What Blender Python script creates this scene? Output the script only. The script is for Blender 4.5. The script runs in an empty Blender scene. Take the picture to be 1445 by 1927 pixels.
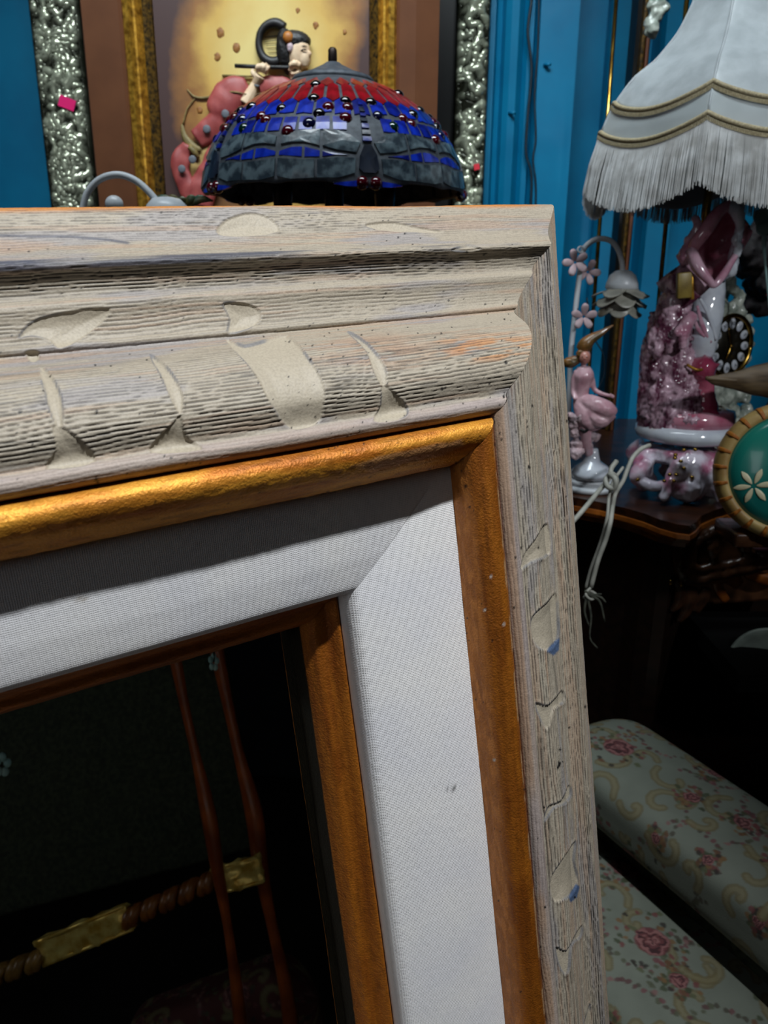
import bpy, bmesh, math, random
import numpy as np
from mathutils import Vector, Matrix, noise as mnoise
sc = bpy.context.scene
COL = sc.collection
random.seed(7)
RNG = np.random.default_rng(7)
PI = math.pi

# ------------------------------------------------------------------ camera
FPX, CX, CY = 1480.0, 722.5, 963.5
CAMZ = 1.30
dn = Vector(((692 - CX) / FPX, -(5738 - CY) / FPX, -1)).normalized()
Zc = -dn
Yc = Vector((0, 0, -1)); Yc = (Yc - Zc * Yc.dot(Zc)).normalized()
Xc = Yc.cross(Zc)
M = Matrix((Xc, Yc, Zc))                  # camera axes -> world axes
CAM = Vector((0, 0, CAMZ))
cam_d = bpy.data.cameras.new('camera')
cam_d.sensor_fit = 'VERTICAL'; cam_d.sensor_height = 36.0
cam_d.lens = FPX / 1927 * 36.0
cam_d.clip_start = 0.02
cam_d.dof.use_dof = True
cam_d.dof.focus_distance = 0.47
cam_d.dof.aperture_fstop = 15.0
cam = bpy.data.objects.new('camera', cam_d); COL.objects.link(cam)
cam.matrix_world = Matrix.Translation(CAM) @ M.to_4x4()
sc.camera = cam

# ------------------------------------------------------------------ world, lights, exposure
sc.view_settings.view_transform = 'Standard'
sc.view_settings.look = 'None'
sc.view_settings.exposure = 0.0
sc.view_settings.gamma = 1.0
sc.view_settings.use_curve_mapping = False
wd = bpy.data.worlds.new('world'); sc.world = wd; wd.use_nodes = True
wd.node_tree.nodes['Background'].inputs[0].default_value = (0.35, 0.42, 0.5, 1)
wd.node_tree.nodes['Background'].inputs[1].default_value = 0.02

def area(name, loc, target, size, power, color=(1, 1, 1), sy=None):
    l = bpy.data.lights.new(name, 'AREA'); l.energy = power; l.color = color
    l.shape = 'RECTANGLE'; l.size = size; l.size_y = sy or size
    o = bpy.data.objects.new(name, l); COL.objects.link(o)
    o.location = loc
    o.rotation_euler = (Vector(target) - Vector(loc)).to_track_quat('-Z', 'Y').to_euler()
    return o
def spot(name, loc, target, power, color, cone, radius, blend=1.0):
    l = bpy.data.lights.new(name, 'SPOT'); l.energy = power; l.color = color
    l.spot_size = math.radians(cone); l.spot_blend = blend; l.shadow_soft_size = radius
    o = bpy.data.objects.new(name, l); COL.objects.link(o); o.location = loc
    o.rotation_euler = (Vector(target) - Vector(loc)).to_track_quat('-Z', 'Y').to_euler()
    return o
spot('ceiling_spot_lamp', (0.38, -0.16, 2.68), (-0.13, 0.44, 1.08), 162.0, (0.95, 0.98, 1.0), 44, 0.030, 0.8)
spot('front_fill_spot', (1.00, -0.60, 2.20), (0.50, 1.28, 1.16), 60.0, (0.93, 0.97, 1.0), 34, 0.05)  # added front fill to brighten the porcelain lamp and background, no actual fixture
pn = area('ceiling_panel_light', (-0.12, 0.80, 2.60), (-0.05, 1.9, 1.2), 1.4, 8.5, (0.85, 0.95, 1.0), 0.3)
pn.data.spread = math.radians(80)
area('left_fill_light', (-1.3, -1.5, 1.9), (0.0, 0.6, 1.2), 0.8, 4.0, (0.95, 0.97, 1.0), 0.9)  # added weak fill from the left, no window stands there

# ------------------------------------------------------------------ helpers
def lin(c):
    return tuple(((x / 255) / 12.92) if x / 255 <= 0.04045 else (((x / 255) + 0.055) / 1.055) ** 2.4 for x in c)

def ray(px, py):
    return M @ Vector(((px - CX) / FPX, (CY - py) / FPX, -1))
def WY(px, py, Y):
    r = ray(px, py); return CAM + r * (Y / r.y)
def WZ(px, py, Z):
    r = ray(px, py); return CAM + r * ((Z - CAMZ) / r.z)
def WD(px, py, d):
    return CAM + ray(px, py) * d

class NT:
    def __init__(s, name):
        s.m = bpy.data.materials.new(name); s.m.use_nodes = True
        s.t = s.m.node_tree; s.n = s.t.nodes; s.l = s.t.links
        s.b = s.n['Principled BSDF']
    def node(s, typ, **kw):
        n = s.n.new(typ)
        for k, v in kw.items():
            if k in n.inputs: n.inputs[k].default_value = v
            else: setattr(n, k, v)
        return n
    def link(s, a, b): s.l.new(a, b)
    def ramp(s, fac, stops):
        r = s.n.new('ShaderNodeValToRGB'); e = r.color_ramp.elements
        while len(e) < len(stops): e.new(0.5)
        for i, (p, c) in enumerate(stops):
            e[i].position = p; e[i].color = (*c, 1)
        s.link(fac, r.inputs[0]); return r.outputs[0]
    def bump(s, h, strength, dist, prev=None):
        b = s.n.new('ShaderNodeBump'); b.inputs['Strength'].default_value = strength
        b.inputs['Distance'].default_value = dist
        s.link(h, b.inputs['Height'])
        if prev: s.link(prev, b.inputs['Normal'])
        return b.outputs[0]

def mat(name, c1, c2=None, rough=0.6, metal=0.0, scale=30, detail=4, bump=0.0, bdist=0.001, spec=0.5,
        coat=0.0, trans=0.0, stretch=None, vcol=None, bscale=None, lo=0.35, hi=0.65, sheen=0):
    t = NT(name); b = t.b
    c1 = lin(c1); c2 = lin(c2) if c2 else c1
    b.inputs['Roughness'].default_value = rough
    b.inputs['Metallic'].default_value = metal
    b.inputs['Specular IOR Level'].default_value = spec
    b.inputs['Coat Weight'].default_value = coat
    b.inputs['Coat Roughness'].default_value = 0.06
    b.inputs['Transmission Weight'].default_value = trans
    if sheen: b.inputs['Sheen Weight'].default_value = sheen
    tc = t.node('ShaderNodeTexCoord'); src = tc.outputs['Object']
    if stretch:
        mp = t.node('ShaderNodeMapping'); mp.inputs['Scale'].default_value = stretch
        t.link(src, mp.inputs[0]); src = mp.outputs[0]
    nz = t.node('ShaderNodeTexNoise', Scale=scale, Detail=detail); t.link(src, nz.inputs['Vector'])
    if vcol:
        a = t.node('ShaderNodeVertexColor'); a.layer_name = vcol
        mx = t.node('ShaderNodeMix', data_type='RGBA', blend_type='MULTIPLY')
        mx.inputs[0].default_value = 1.0
        g = t.ramp(nz.outputs[0], [(lo, c1), (hi, c2)])
        t.link(a.outputs[0], mx.inputs[6]); t.link(g, mx.inputs[7]); t.link(mx.outputs[2], b.inputs['Base Color'])
    else:
        t.link(t.ramp(nz.outputs[0], [(lo, c1), (hi, c2)]), b.inputs['Base Color'])
    if bump:
        h = nz.outputs[0]
        if bscale:
            n2 = t.node('ShaderNodeTexNoise', Scale=bscale, Detail=3); t.link(src, n2.inputs['Vector']); h = n2.outputs[0]
        t.link(t.bump(h, bump, bdist), b.inputs['Normal'])
    return t.m

def tag(o, label=None, cat=None, group=None, kind=None):
    if label: o['label'] = label
    if cat: o['category'] = cat
    if group: o['group'] = group
    if kind: o['kind'] = kind
    return o
def empty(name, loc, label, cat, group=None):
    o = bpy.data.objects.new(name, None); COL.objects.link(o); o.location = loc
    o.empty_display_size = 0.02
    return tag(o, label, cat, group)
def link(name, me, m=None, parent=None, smooth=True):
    o = bpy.data.objects.new(name, me); COL.objects.link(o)
    if m: me.materials.append(m)
    me.polygons.foreach_set('use_smooth', [bool(smooth)] * len(me.polygons))
    if parent:
        bpy_w = world_loc(parent)
        o.parent = parent
        o.matrix_parent_inverse = Matrix.Translation(bpy_w).inverted()
    return o
def world_loc(o):
    # parents are only translated (frame root is handled separately)
    v = Vector(o.location); p = o.parent
    return v if p is None or p.type != 'EMPTY' or True else v
_root = {}
def bm_obj(name, bm, m, parent=None, smooth=True, recalc=True, sub=None, bevel=None):
    """geometry is in WORLD coordinates; origin is moved to its centre"""
    if recalc: bmesh.ops.recalc_face_normals(bm, faces=bm.faces)
    me = bpy.data.meshes.new(name)
    c = Vector((0, 0, 0))
    if len(bm.verts):
        for v in bm.verts: c += v.co
        c /= len(bm.verts)
        for v in bm.verts: v.co -= c
    bm.to_mesh(me); bm.free()
    o = bpy.data.objects.new(name, me); COL.objects.link(o)
    if m: me.materials.append(m)
    me.polygons.foreach_set('use_smooth', [bool(smooth)] * len(me.polygons))
    o['_w'] = list(c)
    if parent is not None:
        pw = Vector(parent.get('_w', parent.location))
        o.parent = parent; o.location = c - pw
    else:
        o.location = c
    if bevel:
        md = o.modifiers.new('bevel', 'BEVEL'); md.width = bevel; md.segments = 2; md.limit_method = 'ANGLE'
    if sub:
        md = o.modifiers.new('sub', 'SUBSURF'); md.levels = sub; md.render_levels = sub
    return o
def np_obj(name, V, F, m, parent=None, cols=None, smooth=True, world=True):
    """V (n,3) world coords, F (m,4)"""
    V = np.asarray(V, float); c = V.mean(0) if world else np.zeros(3)
    me = bpy.data.meshes.new(name)
    me.vertices.add(len(V)); me.vertices.foreach_set('co', (V - c).astype(np.float32).ravel())
    F = np.asarray(F, dtype=np.int32); k = F.shape[1]
    me.loops.add(F.size); me.loops.foreach_set('vertex_index', F.ravel())
    me.polygons.add(len(F)); me.polygons.foreach_set('loop_start', np.arange(0, F.size, k, dtype=np.int32))
    me.polygons.foreach_set('loop_total', np.full(len(F), k, dtype=np.int32))
    me.update(calc_edges=True); me.validate()
    me.polygons.foreach_set('use_smooth', [bool(smooth)] * len(me.polygons))
    if cols is not None:
        a = me.color_attributes.new('paint', 'FLOAT_COLOR', 'POINT')
        cc = np.ones((len(V), 4), np.float32); cc[:, :3] = cols
        a.data.foreach_set('color', cc.ravel())
    o = bpy.data.objects.new(name, me); COL.objects.link(o); me.materials.append(m)
    o['_w'] = list(c)
    if parent is not None:
        o.parent = parent
        o.location = Vector(c) - (Vector(parent.get('_w', parent.location)) if world else Vector((0, 0, 0)))
    else: o.location = Vector(c)
    return o
def gridF(n, m, wrap=False):
    i, j = np.meshgrid(np.arange(n - 1), np.arange(m if wrap else m - 1), indexing='ij')
    j2 = (j + 1) % m
    return np.stack([i * m + j, i * m + j2, (i + 1) * m + j2, (i + 1) * m + j], -1).reshape(-1, 4)

def catmull(pts, n=6):
    pts = [Vector(p) if len(p) > 1 else p for p in pts]
    if len(pts) < 3: n = 1
    out = []
    P = [pts[0] * 2 - pts[1]] + pts + [pts[-1] * 2 - pts[-2]]
    for i in range(1, len(P) - 2):
        for k in range(n):
            t = k / n
            a, b, c, d = P[i - 1], P[i], P[i + 1], P[i + 2]
            out.append(0.5 * ((2 * b) + (c - a) * t + (2 * a - 5 * b + 4 * c - d) * t * t + (3 * b - a - 3 * c + d) * t ** 3))
    out.append(pts[-1]); return out
def tube(bm, pts, rad, seg=10, n=6, flat=None, flatdir=None, caps=True):
    """pts world vectors, rad a number or a list; flat squashes the section along flatdir"""
    pts = [Vector(p) for p in pts]
    if not hasattr(rad, '__len__'): rad = [rad] * len(pts)
    P4 = [Vector((*p, r)) for p, r in zip(pts, rad)]
    S = catmull(P4, n)
    C = [Vector(p[:3]) for p in S]; Rr = [max(p[3], 1e-4) for p in S]
    up = None; rings = []
    for i, c in enumerate(C):
        t = (C[min(i + 1, len(C) - 1)] - C[max(i - 1, 0)]).normalized()
        if up is None:
            up = Vector((0, 1, 0)) if abs(t.y) < 0.9 else Vector((0, 0, 1))
        if flatdir is not None: up = Vector(flatdir)
        up = (up - t * up.dot(t)).normalized(); sd = t.cross(up)
        fl = 1.0 if flat is None else flat
        rings.append([bm.verts.new(c + Rr[i] * (math.cos(a) * sd + fl * math.sin(a) * up))
                      for a in [2 * PI * k / seg for k in range(seg)]])
    for a, b in zip(rings, rings[1:]):
        for k in range(seg):
            bm.faces.new((a[k], a[(k + 1) % seg], b[(k + 1) % seg], b[k]))
    if caps:
        bm.faces.new(rings[0]); bm.faces.new(rings[-1])
    return rings
def ball(bm, c, r, seg=2, rot=None):
    """r scalar or 3-vector, rot Matrix"""
    if not hasattr(r, '__len__'): r = (r, r, r)
    mt = Matrix.Translation(Vector(c)) @ ((rot.to_4x4()) if rot else Matrix()) @ Matrix.Diagonal((*r, 1))
    bmesh.ops.create_icosphere(bm, subdivisions=seg, radius=1, matrix=mt)
def box(bm, c, size, rot=None):
    mt = Matrix.Translation(Vector(c)) @ ((rot.to_4x4()) if rot else Matrix()) @ Matrix.Diagonal((*size, 1))
    bmesh.ops.create_cube(bm, size=1, matrix=mt)
def lathe(bm, base, prof, seg=40, axis=Vector((0, 0, 1)), caps=True, scal=None):
    """prof: list of (r, h)"""
    base = Vector(base); axis = Vector(axis).normalized()
    a1 = axis.orthogonal().normalized(); a2 = axis.cross(a1)
    rings = []
    for r, h in prof:
        rings.append([bm.verts.new(base + axis * h + max(r, 1e-4) * (math.cos(a) * a1 + math.sin(a) * a2))
                      for a in [2 * PI * k / seg for k in range(seg)]])
    for a, b in zip(rings, rings[1:]):
        for k in range(seg): bm.faces.new((a[k], a[(k + 1) % seg], b[(k + 1) % seg], b[k]))
    if caps: bm.faces.new(rings[0]); bm.faces.new(rings[-1])
def prism(bm, poly, vec):
    """poly: world points (planar), extruded along vec"""
    vec = Vector(vec)
    a = [bm.verts.new(Vector(p)) for p in poly]; b = [bm.verts.new(Vector(p) + vec) for p in poly]
    bm.faces.new(a); bm.faces.new(b)
    n = len(a)
    for i in range(n): bm.faces.new((a[i], a[(i + 1) % n], b[(i + 1) % n], b[i]))
def wobble(bm, amp, scale, amp2=0, scale2=1, seed=0):
    bmesh.ops.recalc_face_normals(bm, faces=bm.faces); bm.normal_update()
    off = Vector((seed * 3.1, seed * 1.7, seed * 2.3))
    for v in bm.verts:
        d = amp * (mnoise.noise(v.co * scale + off))
        if amp2: d += amp2 * abs(mnoise.noise(v.co * scale2 + off))
        v.co += v.normal * d
def organic(name, bm, m, parent, voxel, smooth=3, amp=0, scale=60, seed=0, ridge=False):
    """fuse overlapping solids into one continuous skin"""
    bmesh.ops.recalc_face_normals(bm, faces=bm.faces)
    me = bpy.data.meshes.new('tmp'); bm.to_mesh(me); bm.free()
    o = bpy.data.objects.new('tmp', me); COL.objects.link(o)
    r = o.modifiers.new('r', 'REMESH'); r.mode = 'VOXEL'; r.voxel_size = voxel
    if smooth:
        s = o.modifiers.new('s', 'SMOOTH'); s.iterations = smooth; s.factor = 0.5
    dg = bpy.context.evaluated_depsgraph_get()
    m2 = bpy.data.meshes.new_from_object(o.evaluated_get(dg))
    bpy.data.objects.remove(o)
    b2 = bmesh.new(); b2.from_mesh(m2)
    if amp:
        b2.normal_update(); off = Vector((seed * 5.1, seed, 0))
        for v in b2.verts:
            n = mnoise.noise(v.co * scale + off) + 0.5 * mnoise.noise(v.co * scale * 2.3 + off)
            if ridge: n = 0.6 - 2 * abs(n)
            v.co += v.normal * amp * n
    return bm_obj(name, b2, m, parent, recalc=False)

def vnoise(x, y, seed=0):
    r = np.random.default_rng(seed); G = r.random((256, 256))
    xi = np.floor(x).astype(int); yi = np.floor(y).astype(int)
    fx = x - xi; fy = y - yi
    fx = fx * fx * (3 - 2 * fx); fy = fy * fy * (3 - 2 * fy)
    a = G[xi % 256, yi % 256]; b = G[(xi + 1) % 256, yi % 256]
    c = G[xi % 256, (yi + 1) % 256]; d = G[(xi + 1) % 256, (yi + 1) % 256]
    return (a * (1 - fx) + b * fx) * (1 - fy) + (c * (1 - fx) + d * fx) * fy
def fbm(x, y, seed=0, oct=3):
    s = 0; a = 0.5; t = 0
    for k in range(oct):
        s = s + a * vnoise(x * 2 ** k + 17 * k, y * 2 ** k + 9 * k, seed + k); t += a; a *= 0.5
    return s / t
def poly_sd(px, py, poly):
    """signed distance, negative inside"""
    P = np.asarray(poly, float); n = len(P)
    inside = np.zeros(px.shape, bool); d = np.full(px.shape, 1e9)
    for i in range(n):
        x1, y1 = P[i]; x2, y2 = P[(i + 1) % n]
        c = ((y1 > py) != (y2 > py)) & (px < (x2 - x1) * (py - y1) / (y2 - y1 + 1e-12) + x1)
        inside ^= c
        ex, ey = x2 - x1, y2 - y1
        t = np.clip(((px - x1) * ex + (py - y1) * ey) / (ex * ex + ey * ey + 1e-9), 0, 1)
        d = np.minimum(d, np.hypot(px - x1 - t * ex, py - y1 - t * ey))
    return np.where(inside, -d, d)
def seg_d(px, py, pts):
    d = np.full(px.shape, 1e9)
    for (x1, y1), (x2, y2) in zip(pts, pts[1:]):
        ex, ey = x2 - x1, y2 - y1
        t = np.clip(((px - x1) * ex + (py - y1) * ey) / (ex * ex + ey * ey + 1e-9), 0, 1)
        d = np.minimum(d, np.hypot(px - x1 - t * ex, py - y1 - t * ey))
    return d
def sstep(a, b, x):
    t = np.clip((x - a) / (b - a), 0, 1); return t * t * (3 - 2 * t)
def smooth_poly(pts, n=4):
    V = [Vector((p[0], p[1], 0)) for p in pts]
    L = len(V); out = []
    for i in range(L):
        a, b, c, d = V[(i - 1) % L], V[i], V[(i + 1) % L], V[(i + 2) % L]
        for k in range(n):
            t = k / n
            q = 0.5 * ((2 * b) + (c - a) * t + (2 * a - 5 * b + 4 * c - d) * t * t + (3 * b - a - 3 * c + d) * t ** 3)
            out.append((q.x, q.y))
    return out

# ------------------------------------------------------------------ materials
MAT = {}
MAT['blue'] = mat('blue_gloss_wall_paint', (0, 108, 150), (2, 120, 162), rough=0.45, spec=0.3, scale=9, bump=0.25, bdist=0.004, bscale=14)
MAT['navy'] = mat('dark_wall', (16, 22, 30), (22, 26, 34), rough=0.8)
MAT['floor'] = mat('dark_floor', (20, 17, 15), (30, 25, 22), rough=0.7, scale=12)
MAT['brown'] = mat('matt_brown_moulding', (88, 52, 30), (96, 58, 34), rough=0.65, spec=0.2, scale=20, bump=0.1)
MAT['brown2'] = mat('brown_bevel', (86, 46, 26), (100, 56, 32), rough=0.5, scale=20)
MAT['goldf'] = mat('antique_gold', (220, 168, 64), (132, 92, 28), rough=0.35, metal=0.7, scale=90, bump=0.2)
MAT['golddark'] = mat('tarnished_gold', (110, 80, 24), (30, 22, 8), rough=0.45, metal=0.5, scale=160, bump=0.5)
MAT['brass'] = mat('brass', (196, 160, 78), (130, 98, 40), rough=0.25, metal=1.0, scale=60)
MAT['walnut'] = mat('dark_walnut', (66, 34, 14), (28, 13, 6), rough=0.35, scale=14, stretch=(1, 6, 6), coat=0.2)
MAT['walnut_edge'] = mat('rubbed_walnut_edge', (150, 84, 28), (92, 46, 14), rough=0.3, scale=30, coat=0.3)
MAT['shellac'] = mat('dark_carving', (74, 46, 28), (34, 19, 11), rough=0.3, scale=40, coat=0.3)
MAT['white_metal'] = mat('white_enamelled_metal', (205, 210, 214), (190, 196, 202), rough=0.35, scale=30)
MAT['petal_glass'] = mat('frosted_petal_glass', (176, 174, 162), (142, 142, 132), rough=0.35, scale=40, spec=0.6)
MAT['petal_pink'] = mat('pink_petal_enamel', (196, 168, 172), (168, 150, 156), rough=0.45, scale=60)
MAT['porc_white'] = mat('white_glazed_porcelain', (208, 214, 222), (190, 196, 208), rough=0.12, coat=0.6, scale=40)
MAT['porc_pink'] = mat('pink_glazed_porcelain', (176, 92, 116), (206, 150, 166), rough=0.12, coat=0.8, scale=28)
MAT['porc_deep'] = mat('deep_pink_glaze', (150, 54, 82), (182, 96, 118), rough=0.12, coat=0.8, scale=30)
MAT['porc_lilac'] = mat('lilac_pink_glaze', (206, 170, 186), (178, 120, 142), rough=0.14, coat=0.8, scale=34, lo=.4, hi=.6)
MAT['porc_rock'] = mat('mottled_mauve_glaze', (92, 44, 66), (206, 172, 188), rough=0.22, coat=0.6, scale=62, detail=7, lo=.40, hi=.60, stretch=(1, 1, .55))
MAT['fairy_skin'] = mat('fairy_skin_glaze', (196, 142, 128), (176, 118, 104), rough=0.3, coat=0.3, scale=60)
MAT['fairy_dress'] = mat('fairy_dress_glaze', (208, 172, 180), (180, 132, 144), rough=0.3, coat=0.4, scale=50)
MAT['fairy_hat'] = mat('fairy_hat_glaze', (150, 98, 46), (74, 62, 34), rough=0.35, coat=0.3, scale=40)
MAT['cream_body'] = mat('cream_clock_body', (206, 212, 200), (130, 140, 130), rough=0.3, coat=0.3, scale=60, lo=.3, hi=.6)
MAT['black'] = mat('black_lacquer', (12, 12, 12), rough=0.3)
MAT['hair'] = mat('black_hair_paint', (26, 24, 26), (12, 12, 12), rough=0.5, scale=80)
MAT['ink'] = mat('ink', (20, 24, 40), rough=0.5)
MAT['teal'] = mat('teal_lacquer', (34, 128, 112), (20, 104, 98), rough=0.22, scale=6, coat=0.4)
MAT['bone'] = mat('bone_inlay', (214, 206, 172), (196, 186, 150), rough=0.4, scale=40)
MAT['straw'] = mat('straw_coloured_wood', (176, 150, 92), (150, 118, 66), rough=0.5, scale=30)
MAT['amber'] = mat('amber_wood_stripe', (178, 112, 34), (150, 86, 24), rough=0.5, scale=30)
MAT['driftwood'] = mat('grey_brown_wood', (96, 78, 52), (54, 40, 26), rough=0.55, scale=20, stretch=(1, 5, 5), bump=0.4)
MAT['cord'] = mat('pale_cord', (186, 186, 176), (160, 160, 150), rough=0.55, scale=60)
MAT['cable'] = mat('painted_cable', (10, 40, 56), (6, 26, 38), rough=0.5)
MAT['pinktag'] = mat('pink_sticker', (250, 10, 120), rough=0.6)
MAT['redtag'] = mat('red_sticker', (226, 40, 60), rough=0.6)
MAT['bluegrey'] = mat('blue_grey_petals', (120, 160, 160), (150, 180, 176), rough=0.6)
MAT['darkflower'] = mat('black_silk', (10, 8, 10), (20, 10, 14), rough=0.8)
MAT['red'] = mat('red_bead', (170, 8, 22), rough=0.4)
MAT['green_velvet'] = mat('dark_green_velvet', (58, 66, 48), (34, 40, 30), rough=0.95, scale=120, bump=0.4)
MAT['redwood'] = mat('reddish_mahogany', (150, 74, 26), (104, 44, 14), rough=0.35, scale=20, coat=0.3)

def frame_mat(name, rough, metal, bumpscale, bstr, bdist, spec=0.4):
    t = NT(name); a = t.node('ShaderNodeVertexColor'); a.layer_name = 'paint'
    tc = t.node('ShaderNodeTexCoord')
    nz = t.node('ShaderNodeTexNoise', Scale=bumpscale, Detail=5); t.link(tc.outputs['Object'], nz.inputs['Vector'])
    mx = t.node('ShaderNodeMix', data_type='RGBA', blend_type='MULTIPLY'); mx.inputs[0].default_value = 1
    t.link(a.outputs[0], mx.inputs[6])
    t.link(t.ramp(nz.outputs[0], [(0.3, (0.82,) * 3), (0.6, (1,) * 3)]), mx.inputs[7])
    t.link(mx.outputs[2], t.b.inputs['Base Color'])
    t.b.inputs['Roughness'].default_value = rough; t.b.inputs['Metallic'].default_value = metal
    t.b.inputs['Specular IOR Level'].default_value = spec
    t.link(t.bump(nz.outputs[0], bstr, bdist), t.b.inputs['Normal'])
    return t.m
MAT['paintwood'] = frame_mat('weathered_grey_paint', 0.55, 0.0, 900, 0.5, 0.0004)
MAT['gilt'] = frame_mat('rubbed_gilding', 0.46, 0.4, 900, 0.9, 0.0005)

def linen_mat():
    t = NT('woven_linen'); tc = t.node('ShaderNodeTexCoord')
    def wave(axis, sc_):
        w = t.node('ShaderNodeTexWave', wave_type='BANDS', bands_direction=axis, Scale=sc_, Distortion=1.6, Detail=2.0)
        w.inputs['Detail Scale'].default_value = 0.8
        t.link(tc.outputs['Object'], w.inputs[0]); return w.outputs['Fac']
    wx, wy = wave('X', 330), wave('Y', 330)
    mx = t.node('ShaderNodeMath', operation='MAXIMUM'); t.link(wx, mx.inputs[0]); t.link(wy, mx.inputs[1])
    nz = t.node('ShaderNodeTexNoise', Scale=260, Detail=4); t.link(tc.outputs['Object'], nz.inputs['Vector'])
    big = t.node('ShaderNodeTexNoise', Scale=22, Detail=3); t.link(tc.outputs['Object'], big.inputs['Vector'])
    ad = t.node('ShaderNodeMath', operation='ADD'); t.link(mx.outputs[0], ad.inputs[0]); t.link(nz.outputs[0], ad.inputs[1])
    c = t.ramp(ad.outputs[0], [(0.55, lin((196, 196, 198))), (1.0, lin((226, 226, 226)))])
    m2 = t.node('ShaderNodeMix', data_type='RGBA', blend_type='MULTIPLY'); m2.inputs[0].default_value = 1
    t.link(c, m2.inputs[6]); t.link(t.ramp(big.outputs[0], [(0.35, (0.93, 0.93, 0.96)), (0.65, (1, 0.99, 0.98))]), m2.inputs[7])
    a = t.node('ShaderNodeVertexColor'); a.layer_name = 'paint'
    m3 = t.node('ShaderNodeMix', data_type='RGBA', blend_type='MULTIPLY'); m3.inputs[0].default_value = 1
    t.link(m2.outputs[2], m3.inputs[6]); t.link(a.outputs[0], m3.inputs[7])
    t.link(m3.outputs[2], t.b.inputs['Base Color'])
    t.b.inputs['Roughness'].default_value = 0.85; t.b.inputs['Specular IOR Level'].default_value = 0.2
    t.link(t.bump(ad.outputs[0], 0.55, 0.00035), t.b.inputs['Normal'])
    return t.m
MAT['linen'] = linen_mat()
tm = NT('mirror_glass'); tm.b.inputs['Base Color'].default_value = (0.78, 0.82, 0.8, 1)
tm.b.inputs['Metallic'].default_value = 1; tm.b.inputs['Roughness'].default_value = 0.01
MAT['mirror'] = tm.m

# ------------------------------------------------------------------ room
def struct(name, bm, m, smooth=False):
    o = bm_obj(name, bm, m, None, smooth=smooth); o['kind'] = 'structure'; return o
YW = 2.05
b = bmesh.new(); box(b, (0, YW + 0.05, 1.35), (4.4, 0.1, 2.9)); struct('wall_back', b, MAT['blue'])
b = bmesh.new(); box(b, (-2.25, 0, 1.35), (0.1, 4.2, 2.9)); struct('wall_left', b, MAT['navy'])
b = bmesh.new(); box(b, (2.25, 0, 1.35), (0.1, 4.2, 2.9)); struct('wall_right', b, MAT['navy'])
b = bmesh.new(); box(b, (0, -2.15, 1.35), (4.6, 0.1, 2.9)); struct('wall_front', b, MAT['navy'])
b = bmesh.new(); box(b, (0, 0, -0.05), (4.6, 4.4, 0.1)); struct('floor', b, MAT['floor'])
b = bmesh.new(); box(b, (0, 0, 2.85), (4.6, 4.4, 0.1)); struct('ceiling', b, MAT['navy'])

def vx(px, Y, py=0):
    return WY(px, py, Y).x
# blue door casing: stepped mouldings running the full height
def casing(name, prof, y0):
    """prof: list of (x, forward offset)"""
    b = bmesh.new()
    xs = [(x, y0 - d) for x, d in prof]
    pts = [(prof[0][0], YW)] + xs + [(prof[-1][0], YW)]
    prism(b, [(x, y, 0.0) for x, y in pts], (0, 0, 2.8))
    return struct(name, b, MAT['blue'])
Yc1 = 1.92
px_prof = [(908, 0.0), (912, 0.02), (932, 0.022), (938, 0.004), (947, 0.0), (952, 0.016), (962, 0.024), (976, 0.022), (985, 0.008),
           (989, 0.0), (996, 0.012), (1006, 0.012), (1010, 0.0), (1016, 0.022), (1088, 0.024), (1092, 0.0)]
casing('trim_1', [(vx(p, Yc1), d) for p, d in px_prof], Yc1)
casing('trim_2', [(vx(1152, 2.02), 0), (vx(1156, 2.02), 0.02), (vx(1194, 2.02), 0.02), (vx(1198, 2.02), 0)], 2.02)
casing('trim_3', [(vx(1250, 1.99), 0), (vx(1254, 1.99), 0.02), (vx(1300, 1.99), 0.02), (vx(1304, 1.99), 0)], 1.99)
# wavy cables stapled down the casing
for i, (pts, r) in enumerate([([(1002, -60), (1000, 0), (993, 60), (1000, 130), (992, 230), (990, 290), (1000, 330), (998, 420), (996, 700)], 0.0030),
                              ([(1016, -60), (1014, 0), (1012, 90), (1006, 180), (1008, 260), (1003, 300), (1008, 350), (1007, 430), (1003, 700)], 0.0022)]):
    b = bmesh.new(); tube(b, [WY(x, y, Yc1 - 0.026) for x, y in pts], r, 8)
    o = bm_obj('cable', b, MAT['cable'])
    tag(o, ['thicker wavy dark cable running down the blue door casing, the left one', 'thinner dark cable close to the right of the wavy one on the blue casing'][i], 'cable', 'cables on the blue casing')
# nails in the casing
for i, (x, y) in enumerate([(1030, 122), (964, 213)]):
    b = bmesh.new(); tube(b, [WY(x - 6, y, Yc1 - 0.024), WY(x + 5, y - 1, Yc1 - 0.036)], 0.0035, 8)
    o = bm_obj('nail', b, MAT['blue'])
    tag(o, ['blue painted peg on the wide flat of the casing', 'blue painted peg on the narrow moulding of the casing'][i], 'nail', 'painted pegs in the casing')

# ------------------------------------------------------------------ main picture frame (local units: U = 0.5 m)
U = 0.5
FR = Matrix(((0.84817573, -0.11384995, 0.51733559), (0.19751247, 0.97417263, -0.10943724), (-0.49151475, 0.19500224, 0.84875637)))
FT = Vector((0.21648198, 0.38831059, -1.0)) * U
RW = M @ FR                                   # frame axes in world
CW = CAM + M @ FT                             # outer top right corner in world
FW_, FH_ = 0.80, 0.86                         # frame size (m)
root = empty('mirror_frame', CW + RW @ Vector((-FW_ / 2, -FH_, 0)),
             'large weathered grey picture frame with gold and white linen bands around a dark mirror', 'frame')
root.rotation_mode = 'QUATERNION'; root.rotation_quaternion = RW.to_quaternion()
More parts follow.
